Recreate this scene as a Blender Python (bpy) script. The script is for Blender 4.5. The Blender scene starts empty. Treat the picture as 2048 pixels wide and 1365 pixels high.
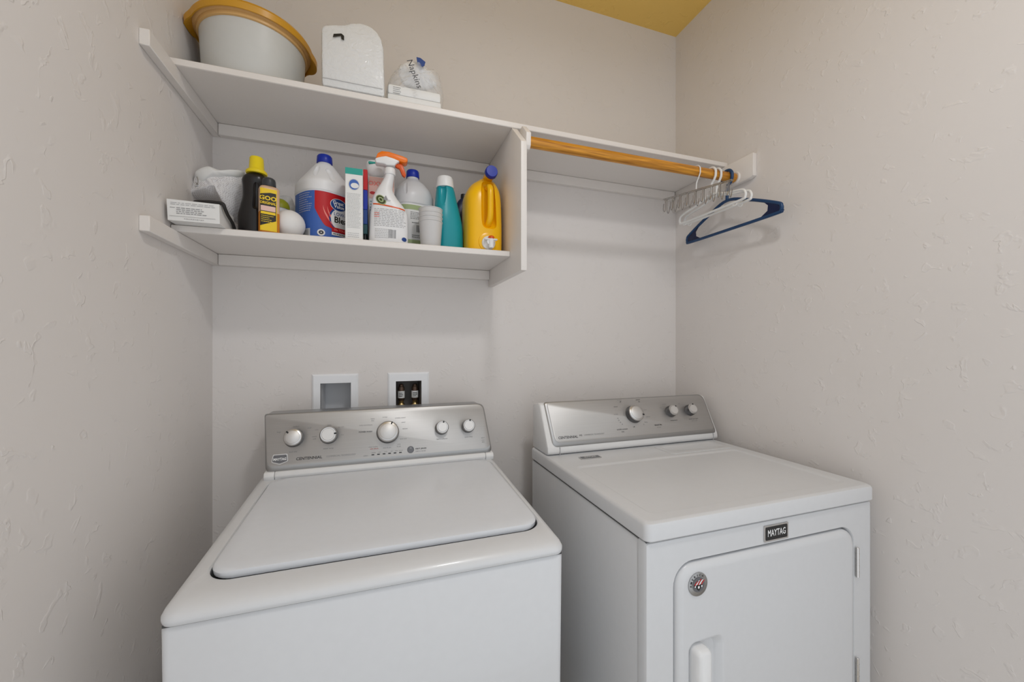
import bpy, bmesh, math, random
from mathutils import Vector, Matrix
random.seed(7)
SC = bpy.context.scene
COL = SC.collection

# ------------------------------------------------------------------ camera
F_PX, YAW, HY, HCAM = 790.0, math.radians(18.7), 689.0, 1.33
cam_d = bpy.data.cameras.new('camera'); cam = bpy.data.objects.new('camera', cam_d); COL.objects.link(cam)
cam_d.sensor_width = 36.0; cam_d.lens = F_PX / 2048 * 36; cam_d.clip_start = .02
cam_d.shift_y = (HY - 682.5) / 2048
cam.location = (0, 0, HCAM); cam.rotation_euler = (math.pi / 2, 0, -YAW)
SC.camera = cam
# ------------------------------------------------------------------ world, lights, exposure
w = bpy.data.worlds.new('world'); SC.world = w; w.use_nodes = True
bg = w.node_tree.nodes['Background']; bg.inputs[0].default_value = (.93, .965, 1, 1); bg.inputs[1].default_value = .93
def area(name, loc, rot, size, energy, color=(1, 1, 1), shape='DISK', size_y=None):
    l = bpy.data.lights.new(name, 'AREA'); l.shape = shape; l.size = size; l.energy = energy; l.color = color
    if size_y: l.size_y = size_y
    o = bpy.data.objects.new(name, l); o.location = loc; o.rotation_euler = rot; COL.objects.link(o); return o
area('ceiling_lamp_light', (.43, .12, 2.66), (0, 0, 0), .20, 8, (.98, .985, 1))
vs = SC.view_settings
vs.view_transform = 'Standard'; vs.look = 'None'; vs.gamma = 1; vs.use_curve_mapping = False; vs.exposure = 0.0

# ------------------------------------------------------------------ materials
def lin(c):
    c /= 255.0
    return c / 12.92 if c <= .04045 else ((c + .055) / 1.055) ** 2.4
def srgb(r, g, b): return (lin(r), lin(g), lin(b), 1)
M = {}
def mat(name, col, rough=.5, metal=0, bump=0, bscale=60, var=0, trans=0, ior=1.45, alpha=1, sss=0, coat=0, aniso=0, emit=0):
    m = bpy.data.materials.new(name); m.use_nodes = True; nt = m.node_tree; b = nt.nodes['Principled BSDF']
    b.inputs['Base Color'].default_value = col; b.inputs['Roughness'].default_value = rough; b.inputs['Metallic'].default_value = metal
    b.inputs['Transmission Weight'].default_value = trans; b.inputs['IOR'].default_value = ior; b.inputs['Alpha'].default_value = alpha
    b.inputs['Coat Weight'].default_value = coat
    if aniso: b.inputs['Anisotropic'].default_value = aniso
    tc = nt.nodes.new('ShaderNodeTexCoord'); nz = nt.nodes.new('ShaderNodeTexNoise'); nz.inputs['Scale'].default_value = bscale
    nt.links.new(tc.outputs['Object'], nz.inputs['Vector'])
    v = var or .02
    mx = nt.nodes.new('ShaderNodeMix'); mx.data_type = 'RGBA'
    mx.inputs[6].default_value = tuple(c * (1 - v) for c in col[:3]) + (1,)
    mx.inputs[7].default_value = tuple(min(1, c * (1 + v)) for c in col[:3]) + (1,)
    nt.links.new(nz.outputs['Fac'], mx.inputs[0]); nt.links.new(mx.outputs[2], b.inputs['Base Color'])
    if bump:
        bp = nt.nodes.new('ShaderNodeBump'); bp.inputs['Strength'].default_value = bump; bp.inputs['Distance'].default_value = .001
        nt.links.new(nz.outputs['Fac'], bp.inputs['Height']); nt.links.new(bp.outputs[0], b.inputs['Normal'])
    M[name] = m; return m
def plaster(name, col, strength, seed=0.0):
    m = bpy.data.materials.new(name); m.use_nodes = True; nt = m.node_tree; N = nt.nodes; L = nt.links; b = N['Principled BSDF']
    b.inputs['Roughness'].default_value = .62; b.inputs['Specular IOR Level'].default_value = .3
    geo = N.new('ShaderNodeNewGeometry'); mp = N.new('ShaderNodeMapping'); mp.inputs['Location'].default_value = (seed, seed * 1.7, seed * .3)
    L.new(geo.outputs['Position'], mp.inputs[0])
    # trowelled ridges: thin curved lips where a warped noise crosses a level, broken up by a mask
    n1 = N.new('ShaderNodeTexNoise'); n1.inputs['Scale'].default_value = 13; n1.inputs['Detail'].default_value = 3; n1.inputs['Distortion'].default_value = .9
    n2 = N.new('ShaderNodeTexNoise'); n2.inputs['Scale'].default_value = 28; n2.inputs['Detail'].default_value = 2
    n3 = N.new('ShaderNodeTexNoise'); n3.inputs['Scale'].default_value = 120; n3.inputs['Detail'].default_value = 3
    for n in (n1, n2, n3): L.new(mp.outputs[0], n.inputs['Vector'])
    r1 = N.new('ShaderNodeMapRange'); r1.interpolation_type = 'SMOOTHSTEP'; r1.inputs[1].default_value = .50; r1.inputs[2].default_value = .512
    L.new(n1.outputs['Fac'], r1.inputs[0])
    r1b = N.new('ShaderNodeMapRange'); r1b.inputs[1].default_value = .51; r1b.inputs[2].default_value = .60; r1b.inputs[3].default_value = 1; r1b.inputs[4].default_value = 0
    L.new(n1.outputs['Fac'], r1b.inputs[0])
    r2 = N.new('ShaderNodeMapRange'); r2.interpolation_type = 'SMOOTHSTEP'; r2.inputs[1].default_value = .54; r2.inputs[2].default_value = .62
    L.new(n2.outputs['Fac'], r2.inputs[0])
    a = N.new('ShaderNodeMath'); a.operation = 'MULTIPLY'; L.new(r1.outputs[0], a.inputs[0]); L.new(r1b.outputs[0], a.inputs[1])
    a2 = N.new('ShaderNodeMath'); a2.operation = 'MULTIPLY'; L.new(a.outputs[0], a2.inputs[0]); L.new(r2.outputs[0], a2.inputs[1])
    a3 = N.new('ShaderNodeMath'); a3.operation = 'MULTIPLY_ADD'; L.new(n3.outputs['Fac'], a3.inputs[0]); a3.inputs[1].default_value = .10; L.new(a2.outputs[0], a3.inputs[2])
    bp = N.new('ShaderNodeBump'); bp.inputs['Strength'].default_value = strength; bp.inputs['Distance'].default_value = .0022
    L.new(a3.outputs[0], bp.inputs['Height']); L.new(bp.outputs[0], b.inputs['Normal'])
    n4 = N.new('ShaderNodeTexNoise'); n4.inputs['Scale'].default_value = 2.2; n4.inputs['Detail'].default_value = 4; L.new(mp.outputs[0], n4.inputs['Vector'])
    mx = N.new('ShaderNodeMix'); mx.data_type = 'RGBA'; mx.inputs[6].default_value = tuple(c * .97 for c in col[:3]) + (1,); mx.inputs[7].default_value = tuple(c * 1.03 for c in col[:3]) + (1,)
    L.new(n4.outputs['Fac'], mx.inputs[0]); L.new(mx.outputs[2], b.inputs['Base Color'])
    M[name] = m
plaster('wall_paint', (.75, .712, .686, 1), .38)
plaster('ceiling_paint', (.84, .565, .155, 1), .4, 3.1)
mat('shelf_paint', (.785, .745, .71, 1), .42, bump=.15, bscale=220)
mat('floor_tile', (.6, .55, .48, 1), .5, bump=.2, bscale=40)
mat('enamel', (.675, .682, .695, 1), .3, coat=.15)
mat('enamel_lid', (.71, .73, .765, 1), .3, coat=.1)  # enamel copy, lighter and bluer to offset warm ceiling bounce on the lid
mat('plastic_white', (.80, .80, .80, 1), .35)
mat('recess_grey', (.62, .63, .65, 1), .4)
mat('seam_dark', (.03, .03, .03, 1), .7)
mat('silver', (.62, .61, .60, 1), .3, 1)
mat('silver_dark', (.42, .42, .42, 1), .38, 1)
mat('chrome', (.75, .74, .73, 1), .15, 1)
mat('wire_steel', (.46, .45, .44, 1), .22, 1)
mat('knob_shade', (.16, .16, .165, 1), .35, .9)  # knob body colour darkened to carry the shadow beneath the knobs
mat('knob_satin', (.72, .71, .70, 1), .5, .8)
mat('seam_shade', (.07, .07, .07, 1), .7)  # near-black colour standing in for the shade inside the appliance top seams
mat('gloss_white', (.88, .89, .91, 1), .3)
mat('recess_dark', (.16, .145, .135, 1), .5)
mat('black', (.012, .012, .013, 1), .35)
mat('ink', (.05, .05, .055, 1), .6)
mat('ink_grey', (.28, .28, .29, 1), .6)
mat('ink_light', (.45, .45, .46, 1), .6)
mat('ink_red', (.5, .03, .03, 1), .6)
mat('white_ink', (.85, .85, .85, 1), .5)
mat('badge_grey', (.16, .16, .17, 1), .35, .5)
mat('rubber', (.03, .03, .03, 1), .8)
mat('brass', (.55, .42, .2, 1), .35, 1)
mat('copper_dark', (.11, .07, .05, 1), .45, .7)
mat('blue_plastic', srgb(22, 62, 104), .35)
mat('blue_deep', srgb(10, 26, 66), .4)
mat('cap_blue', srgb(10, 42, 156), .35)
mat('yellow_cap', srgb(240, 214, 30), .35)
mat('jug_yellow', srgb(246, 188, 2), .28)
mat('bottle_black', (.012, .010, .010, 1), .28)
mat('charcoal', (.035, .04, .045, 1), .4)
mat('amber', srgb(196, 120, 20), .2, var=.03)
mat('amber_clear', srgb(205, 170, 140), .25)
mat('label_yellow', srgb(236, 200, 20), .45)
mat('label_black', srgb(24, 20, 10), .45)
mat('label_blue', srgb(60, 100, 178), .45)
mat('label_navy', srgb(22, 62, 130), .45)
mat('label_red', srgb(186, 14, 24), .45)
mat('label_pink', srgb(238, 130, 120), .45)
mat('label_white', srgb(228, 228, 228), .45)
mat('label_grey', srgb(196, 196, 198), .5)
mat('label_green', srgb(160, 176, 128), .5)
mat('teal', srgb(16, 148, 160), .3)
mat('teal_label', srgb(40, 158, 146), .45)
mat('teal_dark', srgb(14, 66, 72), .45)
mat('olive', srgb(150, 152, 24), .45)
mat('olive_dark', srgb(60, 66, 24), .45)
mat('orange', srgb(240, 120, 18), .35)
mat('orange_dark', srgb(214, 84, 14), .35)
mat('jug_white', (.78, .78, .79, 1), .38)
mat('jug_translucent', (.66, .66, .67, 1), .35, alpha=1)
mat('cup_clear', (.74, .73, .73, 1), .25, alpha=.72)
mat('card_white', (.80, .80, .79, 1), .55)
mat('ball_white', (.78, .77, .76, 1), .6, bump=.25, bscale=120)
mat('tub_body', (.60, .60, .575, 1), .4)
mat('tub_rim', srgb(206, 150, 40), .3)
mat('tub_rim_under', srgb(216, 172, 110), .35)
mat('strap_black', (.02, .018, .018, 1), .55)
mat('hanger_white', (.80, .80, .79, 1), .35)
mat('label_peach', srgb(228, 190, 178), .5)
def film(name, col, scale, strength, alpha):
    m = bpy.data.materials.new(name); m.use_nodes = True; nt = m.node_tree; N = nt.nodes; L = nt.links; b = N['Principled BSDF']
    b.inputs['Base Color'].default_value = col; b.inputs['Roughness'].default_value = .12; b.inputs['Alpha'].default_value = alpha
    tc = N.new('ShaderNodeTexCoord'); v = N.new('ShaderNodeTexNoise'); v.inputs['Scale'].default_value = scale; v.inputs['Detail'].default_value = 3; v.inputs['Distortion'].default_value = 1.6
    L.new(tc.outputs['Object'], v.inputs['Vector']); bp = N.new('ShaderNodeBump'); bp.inputs['Strength'].default_value = strength; bp.inputs['Distance'].default_value = .004
    L.new(v.outputs['Fac'], bp.inputs['Height']); L.new(bp.outputs[0], b.inputs['Normal']); M[name] = m
film('clear_film', (.9, .9, .9, 1), 45, 1.0, .34)
film('milky_film', (.80, .80, .79, 1), 26, .7, .5)
def mesh_cloth(name):
    m = bpy.data.materials.new(name); m.use_nodes = True; nt = m.node_tree; N = nt.nodes; L = nt.links; b = N['Principled BSDF']; b.inputs['Roughness'].default_value = .7
    tc = N.new('ShaderNodeTexCoord'); mp = N.new('ShaderNodeMapping'); mp.inputs['Rotation'].default_value = (.2, .9, .3); L.new(tc.outputs['Object'], mp.inputs[0])
    v = N.new('ShaderNodeTexVoronoi'); v.inputs['Scale'].default_value = 260; v.inputs['Randomness'].default_value = .15; L.new(mp.outputs[0], v.inputs['Vector'])
    r = N.new('ShaderNodeMapRange'); r.inputs[1].default_value = .2; r.inputs[2].default_value = .5; L.new(v.outputs['Distance'], r.inputs[0])
    mx = N.new('ShaderNodeMix'); mx.data_type = 'RGBA'; mx.inputs[6].default_value = (.50, .47, .48, 1); mx.inputs[7].default_value = (.78, .77, .78, 1)
    L.new(r.outputs[0], mx.inputs[0]); L.new(mx.outputs[2], b.inputs['Base Color'])
    bp = N.new('ShaderNodeBump'); bp.inputs['Strength'].default_value = .5; bp.inputs['Distance'].default_value = .001; L.new(v.outputs['Distance'], bp.inputs['Height']); L.new(bp.outputs[0], b.inputs['Normal'])
    M[name] = m
mesh_cloth('mesh_cloth')
def wood(name):
    m = bpy.data.materials.new(name); m.use_nodes = True; nt = m.node_tree; N = nt.nodes; L = nt.links; b = N['Principled BSDF']; b.inputs['Roughness'].default_value = .35
    tc = N.new('ShaderNodeTexCoord'); mp = N.new('ShaderNodeMapping'); mp.inputs['Scale'].default_value = (2.2, 40, 40); L.new(tc.outputs['Object'], mp.inputs[0])
    n = N.new('ShaderNodeTexNoise'); n.inputs['Scale'].default_value = 3; n.inputs['Detail'].default_value = 5; n.inputs['Distortion'].default_value = .7; L.new(mp.outputs[0], n.inputs['Vector'])
    r = N.new('ShaderNodeValToRGB'); r.color_ramp.elements[0].position = .3; r.color_ramp.elements[0].color = srgb(150, 90, 18); r.color_ramp.elements[1].position = .68; r.color_ramp.elements[1].color = srgb(226, 158, 50)
    L.new(n.outputs['Fac'], r.inputs[0]); L.new(r.outputs[0], b.inputs['Base Color'])
    bp = N.new('ShaderNodeBump'); bp.inputs['Strength'].default_value = .15; bp.inputs['Distance'].default_value = .0005; L.new(n.outputs['Fac'], bp.inputs['Height']); L.new(bp.outputs[0], b.inputs['Normal'])
    M[name] = m
wood('rod_wood')
def brushed(name):
    m = bpy.data.materials.new(name); m.use_nodes = True; nt = m.node_tree; N = nt.nodes; L = nt.links; b = N['Principled BSDF']
    b.inputs['Metallic'].default_value = .9; b.inputs['Anisotropic'].default_value = .8; b.inputs['Roughness'].default_value = .5
    tg = N.new('ShaderNodeCombineXYZ'); tg.inputs[1].default_value = .36; tg.inputs[2].default_value = .93; L.new(tg.outputs[0], b.inputs['Tangent'])
    tc = N.new('ShaderNodeTexCoord'); mp = N.new('ShaderNodeMapping'); mp.inputs['Scale'].default_value = (3, 400, 400); L.new(tc.outputs['Object'], mp.inputs[0])
    n = N.new('ShaderNodeTexNoise'); n.inputs['Scale'].default_value = 2; n.inputs['Detail'].default_value = 4; L.new(mp.outputs[0], n.inputs['Vector'])
    mx = N.new('ShaderNodeMix'); mx.data_type = 'RGBA'; mx.inputs[6].default_value = (.56, .55, .54, 1); mx.inputs[7].default_value = (.66, .65, .64, 1)
    L.new(n.outputs['Fac'], mx.inputs[0]); L.new(mx.outputs[2], b.inputs['Base Color'])
    bp = N.new('ShaderNodeBump'); bp.inputs['Strength'].default_value = .06; bp.inputs['Distance'].default_value = .0004; L.new(n.outputs['Fac'], bp.inputs['Height']); L.new(bp.outputs[0], b.inputs['Normal'])
    M[name] = m
brushed('brushed_steel')

# ------------------------------------------------------------------ object helpers
def mk(name, verts, faces, m, parent=None, smooth=40, mats=None, fm=None):
    me = bpy.data.meshes.new(name); me.from_pydata([tuple(v) for v in verts], [], faces)
    if mats:
        for x in mats: me.materials.append(M[x])
        for p, i in zip(me.polygons, fm): p.material_index = i
    else: me.materials.append(M[m])
    bm = bmesh.new(); bm.from_mesh(me); bmesh.ops.recalc_face_normals(bm, faces=bm.faces); bm.to_mesh(me); bm.free()
    return link(name, me, parent, smooth)
def link(name, me, parent=None, smooth=40):
    if smooth:
        for p in me.polygons: p.use_smooth = True
        me.set_sharp_from_angle(angle=math.radians(smooth))
    o = bpy.data.objects.new(name, me); COL.objects.link(o)
    if parent:
        o.parent = parent
        q = parent; off = Vector((0, 0, 0)); 
        o.matrix_parent_inverse = WM(parent).inverted()
    return o
def WM(o):
    m = o.matrix_basis.copy()
    if o.parent: m = WM(o.parent) @ o.matrix_parent_inverse @ m
    return m
def tag(o, label, cat, group=None, kind=None):
    if label: o['label'] = label
    if cat: o['category'] = cat
    if group: o['group'] = group
    if kind: o['kind'] = kind
    return o
def thing(name, loc, label, cat, group=None):
    o = bpy.data.objects.new(name, None); o.empty_display_size = .05; o.location = loc; COL.objects.link(o)
    return tag(o, label, cat, group)
class G:                                   # mesh gatherer (world coordinates)
    def __init__(s): s.v = []; s.f = []
    def add(s, v, f):
        n = len(s.v); s.v += [tuple(q) for q in v]; s.f += [[i + n for i in g] for g in f]; return s
    def box(s, x0, x1, y0, y1, z0, z1, bev=0, seg=2):
        bm = bmesh.new(); bmesh.ops.create_cube(bm, size=1)
        for q in bm.verts: q.co = Vector(((x0 + x1) / 2 + q.co.x * (x1 - x0), (y0 + y1) / 2 + q.co.y * (y1 - y0), (z0 + z1) / 2 + q.co.z * (z1 - z0)))
        if bev: bmesh.ops.bevel(bm, geom=list(bm.edges), offset=bev, segments=seg, profile=.5, affect='EDGES')
        return s.bm(bm)
    def bm(s, bm):
        bm.verts.index_update(); v = [q.co.copy() for q in bm.verts]; f = [[q.index for q in g.verts] for g in bm.faces]; bm.free(); return s.add(v, f)
    def rings(s, rings, cap0=True, cap1=True):
        n = len(rings[0]); v = [p for r in rings for p in r]; f = []
        for i in range(len(rings) - 1):
            for j in range(n):
                k = (j + 1) % n; f.append([i * n + j, i * n + k, (i + 1) * n + k, (i + 1) * n + j])
        if cap0: f.append(list(range(n))[::-1])
        if cap1: f.append([(len(rings) - 1) * n + j for j in range(n)])
        return s.add(v, f)
    def tube(s, pts, r, n=10, closed=False, flat=None):
        pts = [Vector(p) for p in pts]; N_ = len(pts); rr = r if isinstance(r, (list, tuple)) else [r] * N_
        T = []
        for i in range(N_):
            a = pts[(i - 1) % N_] if (closed or i > 0) else pts[i]; b = pts[(i + 1) % N_] if (closed or i < N_ - 1) else pts[i]
            T.append((b - a).normalized())
        up = Vector((0, 0, 1)) if abs(T[0].z) < .9 else Vector((1, 0, 0))
        u = (up - T[0] * up.dot(T[0])).normalized(); R = []
        for i in range(N_):
            u = (u - T[i] * u.dot(T[i])).normalized(); w_ = T[i].cross(u); a_, b_ = (1, 1) if not flat else flat
            R.append([pts[i] + u * (math.cos(t) * rr[i] * a_) + w_ * (math.sin(t) * rr[i] * b_) for t in [2 * math.pi * k / n for k in range(n)]])
        if closed:
            v = [p for q in R for p in q]; f = []
            for i in range(N_):
                for j in range(n):
                    k = (j + 1) % n; ii = (i + 1) % N_; f.append([i * n + j, i * n + k, ii * n + k, ii * n + j])
            return s.add(v, f)
        return s.rings(R)
    def cyl(s, p0, p1, r0, r1=None, n=24, bev=0):
        r1 = r0 if r1 is None else r1
        a = Vector(p0); b = Vector(p1); d = (b - a); L_ = d.length; d.normalize()
        prof = [(0, r0), (L_, r1)] if not bev else [(0, r0 - bev), (bev, r0), (L_ - bev, r1), (L_, r1 - bev)]
        return s.lathe(a, d, prof, n)
    def lathe(s, o, d, prof, n=24):
        o = Vector(o); d = Vector(d).normalized(); up = Vector((0, 0, 1)) if abs(d.z) < .9 else Vector((1, 0, 0))
        u = (up - d * up.dot(d)).normalized(); w_ = d.cross(u)
        return s.rings([[o + d * h + u * (math.cos(t) * r) + w_ * (math.sin(t) * r) for t in [2 * math.pi * k / n for k in range(n)]] for h, r in prof])
    def prism(s, pts, vec, bev=0):
        bm = bmesh.new(); vs_ = [bm.verts.new(p) for p in pts]; f = bm.faces.new(vs_)
        r = bmesh.ops.extrude_face_region(bm, geom=[f]); mv = [q for q in r['geom'] if isinstance(q, bmesh.types.BMVert)]
        bmesh.ops.translate(bm, verts=mv, vec=Vector(vec)); bmesh.ops.recalc_face_normals(bm, faces=bm.faces)
        if bev: bmesh.ops.bevel(bm, geom=list(bm.edges), offset=bev, segments=2, profile=.5, affect='EDGES')
        return s.bm(bm)
    def ellip(s, c, rx, ry, rz, n=24, m=14, fn=None):
        rings = []
        for i in range(m + 1):
            ph = -math.pi / 2 + math.pi * i / m; ph = max(min(ph, 1.555), -1.555)
            rings.append([Vector((c[0] + rx * math.cos(ph) * math.cos(t), c[1] + ry * math.cos(ph) * math.sin(t), c[2] + rz * math.sin(ph))) for t in [2 * math.pi * k / n for k in range(n)]])
        if fn: rings = [[fn(p) for p in r] for r in rings]
        return s.rings(rings)
    def make(s, name, m, parent=None, smooth=40): return mk(name, s.v, s.f, m, parent, smooth)
def rrect(x0, x1, y0, y1, r, n=5):
    r = max(r, 1e-4); out = []
    for cx, cy, a0 in ((x1 - r, y1 - r, 0), (x0 + r, y1 - r, 90), (x0 + r, y0 + r, 180), (x1 - r, y0 + r, 270)):
        for k in range(n + 1):
            a = math.radians(a0 + 90 * k / n); out.append((cx + r * math.cos(a), cy + r * math.sin(a)))
    return out
def rpoly(pts, rad, n=5):
    out = []; N_ = len(pts)
    for i in range(N_):
        p = Vector(pts[i]); a = Vector(pts[i - 1]) - p; b = Vector(pts[(i + 1) % N_]) - p; r = rad[i] if isinstance(rad, (list, tuple)) else rad
        a.normalize(); b.normalize(); p0 = p + a * r; p1 = p + b * r
        for k in range(n + 1):
            t = k / n; q = p0 * (1 - t) ** 2 + p * 2 * t * (1 - t) + p1 * t * t; out.append((q.x, q.y))
    return out
def smooth_path(pts, n=6, closed=False):
    P_ = [Vector(p) for p in pts]; out = []; N_ = len(P_); rng = N_ if closed else N_ - 1
    for i in range(rng):
        g = (lambda k: P_[k % N_]) if closed else (lambda k: P_[max(0, min(N_ - 1, k))])
        p0, p1, p2, p3 = g(i - 1), g(i), g(i + 1), g(i + 2)
        for k in range(n):
            t = k / n; out.append(.5 * ((2 * p1) + (p2 - p0) * t + (2 * p0 - 5 * p1 + 4 * p2 - p3) * t * t + (3 * p1 - p0 - 3 * p2 + p3) * t ** 3))
    if not closed: out.append(P_[-1])
    return out
# photo measurement -> world point on a vertical plane at depth Y / a level Z
def P(x, y, Y):
    s_, c_ = math.sin(YAW), math.cos(YAW); a = (x - 1024) / F_PX; b = (HY - y) / F_PX
    rx, ry = s_ + c_ * a, c_ - s_ * a; t = Y / ry
    return Vector((rx * t, Y, HCAM + b * t))
# text and flat print --------------------------------------------------------
def text(s, size, mp, m, parent, name='lettering', align='CENTER', sx=1.0, label=None, bold=0):
    cu = bpy.data.curves.new('t', 'FONT'); cu.body = s; cu.size = size; cu.align_x = align; cu.align_y = 'CENTER'; cu.resolution_u = 2; cu.offset = bold
    ob = bpy.data.objects.new('t', cu); COL.objects.link(ob)
    me = bpy.data.meshes.new_from_object(ob.evaluated_get(bpy.context.evaluated_depsgraph_get()))
    vs_ = [mp(q.co.x * sx, q.co.y) for q in me.vertices]; fs = [list(p.vertices) for p in me.polygons]
    bpy.data.objects.remove(ob); bpy.data.curves.remove(cu); bpy.data.meshes.remove(me)
    o = flat(name, vs_, fs, m, parent)
    if label: o['label'] = label
    return o
def flat(name, v, f, m, parent):
    me = bpy.data.meshes.new(name); me.from_pydata([tuple(q) for q in v], [], f); me.materials.append(M[m])
    return link(name, me, parent, 0)
def grid_patch(u0, u1, v0, v1, mp, nu=10, nv=2):
    v = [mp(u0 + (u1 - u0) * i / nu, v0 + (v1 - v0) * j / nv) for j in range(nv + 1) for i in range(nu + 1)]
    f = [[j * (nu + 1) + i, j * (nu + 1) + i + 1, (j + 1) * (nu + 1) + i + 1, (j + 1) * (nu + 1) + i] for j in range(nv) for i in range(nu)]
    return v, f
def band(u0, u1, fb, ft, mp, nu=14, nv=3):
    v = []
    for j in range(nv + 1):
        for i in range(nu + 1):
            u = u0 + (u1 - u0) * i / nu; a, b = fb(u), ft(u); v.append(mp(u, a + (b - a) * j / nv))
    f = [[j * (nu + 1) + i, j * (nu + 1) + i + 1, (j + 1) * (nu + 1) + i + 1, (j + 1) * (nu + 1) + i] for j in range(nv) for i in range(nu)]
    return v, f
def disc(cu, cv, a, b, mp, n=24, k=3, inner=0):
    v = []; f = []
    for q in range(k + 1):
        t = inner + (1 - inner) * q / k
        for j in range(n): v.append(mp(cu + a * t * math.cos(2 * math.pi * j / n), cv + b * t * math.sin(2 * math.pi * j / n)))
    for q in range(k):
        for j in range(n): f.append([q * n + j, q * n + (j + 1) % n, (q + 1) * n + (j + 1) % n, (q + 1) * n + j])
    return v, f
def lines(u0, u1, v0, v1, rows, mp, m, parent, name='fine_print', gap=.3, h=.35, seed=1):
    rnd = random.Random(seed); g = G(); dv = (v1 - v0) / rows
    for i in range(rows):
        vc = v1 - dv * (i + .5); u = u0; end = u1 - (u1 - u0) * rnd.random() * gap
        while u < end:
            wd = (u1 - u0) * rnd.uniform(.05, .14); e = min(u + wd, end); g.add(*grid_patch(u, e, vc - dv * h / 2, vc + dv * h / 2, mp, 1, 1)); u = e + (u1 - u0) * .025
    return flat(name, g.v, g.f, m, parent)
def barcode(u0, u1, v0, v1, mp, m, parent, seed=3):
    rnd = random.Random(seed); g = G(); u = u0
    while u < u1:
        w_ = rnd.choice((.0006, .001, .0015)); g.add(*grid_patch(u, min(u + w_, u1), v0, v1, mp, 1, 1)); u += w_ + rnd.choice((.0007, .0012))
    return flat('barcode', g.v, g.f, m, parent)
def plane_map(o, ux, uy, off=.0004):
    o = Vector(o); ux = Vector(ux).normalized(); uy = Vector(uy).normalized(); n = ux.cross(uy)
    return lambda u, v, e=0: o + ux * u + uy * v + n * (off + e)
# lofted bottle surfaces -----------------------------------------------------
class Surf:
    def __init__(s, secs, loc=(0, 0, 0), rot=0, n=40, sub=4):
        K = smooth_secs(secs, sub); s.K = K; s.n = n; s.loc = Vector(loc); s.rot = rot
    def pt(s, x, y, z):
        c, q = math.cos(s.rot), math.sin(s.rot); return Vector((s.loc.x + x * c - y * q, s.loc.y + x * q + y * c, s.loc.z + z))
    def ring(s, k, off=0):
        z, cx, cy, rx, ry, e = k; out = []
        for j in range(s.n):
            t = 2 * math.pi * j / s.n - math.pi / 2; c, q = math.cos(t), math.sin(t)
            out.append(((cx + (rx + off) * math.copysign(abs(c) ** (2 / e), c)), (cy + (ry + off) * math.copysign(abs(q) ** (2 / e), q)), z))
        return out
    def g(s): return G().rings([[s.pt(*p) for p in s.ring(k)] for k in s.K])
    def sec(s, z):
        K = s.K
        for i in range(len(K) - 1):
            if K[i][0] <= z <= K[i + 1][0] and K[i + 1][0] > K[i][0]:
                t = (z - K[i][0]) / (K[i + 1][0] - K[i][0]); return tuple(a + (b - a) * t for a, b in zip(K[i], K[i + 1]))
        return K[-1] if z > K[-1][0] else K[0]
    def mp(s, off=.0005):
        cache = {}
        def f(u, z, e=0):
            key = round(z, 5)
            if key not in cache:
                r = s.ring(s.sec(z)[:5] + (s.sec(z)[5],), off); r = [Vector(p) for p in r]; cum = [0]
                for i in range(len(r)): cum.append(cum[-1] + (r[(i + 1) % len(r)] - r[i]).length)
                cache[key] = (r, cum)
            r, cum = cache[key]; q = u % cum[-1]
            for i in range(len(r)):
                if cum[i] <= q <= cum[i + 1]:
                    t = (q - cum[i]) / max(1e-9, cum[i + 1] - cum[i]); p = r[i].lerp(r[(i + 1) % len(r)], t); return s.pt(p.x, p.y, z)
            return s.pt(*r[0])
        return f
def smooth_secs(S, sub):
    if sub <= 1: return S
    out = []; N_ = len(S)
    for i in range(N_ - 1):
        p0, p1, p2, p3 = S[max(0, i - 1)], S[i], S[i + 1], S[min(N_ - 1, i + 2)]
        for k in range(sub):
            t = k / sub; row = []
            for a, b, c, d in zip(p0, p1, p2, p3):
                m1 = (c - a) / 2; m2 = (d - b) / 2
                if (c - b) * m1 <= 0: m1 = 0
                if (c - b) * m2 <= 0: m2 = 0
                lim = 2.5 * abs(c - b); m1 = max(-lim, min(lim, m1)); m2 = max(-lim, min(lim, m2))
                h = (2 * t ** 3 - 3 * t * t + 1) * b + (t ** 3 - 2 * t * t + t) * m1 + (-2 * t ** 3 + 3 * t * t) * c + (t ** 3 - t * t) * m2; row.append(h)
            out.append(tuple(row))
    out.append(tuple(S[-1])); return out
def carve(o, cutters):
    for cg in cutters:
        c = cg.make('cutter', 'plastic_white', None); bpy.context.view_layer.update()
        md = o.modifiers.new('b', 'BOOLEAN'); md.operation = 'DIFFERENCE'; md.object = c; md.solver = 'EXACT'
        bpy.context.view_layer.update(); dg = bpy.context.evaluated_depsgraph_get()
        me = bpy.data.meshes.new_from_object(o.evaluated_get(dg)); o.modifiers.clear(); old = o.data; o.data = me; bpy.data.meshes.remove(old)
        bpy.data.objects.remove(c)
    for p in o.data.polygons: p.use_smooth = True
    o.data.set_sharp_from_angle(angle=math.radians(38))

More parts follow.
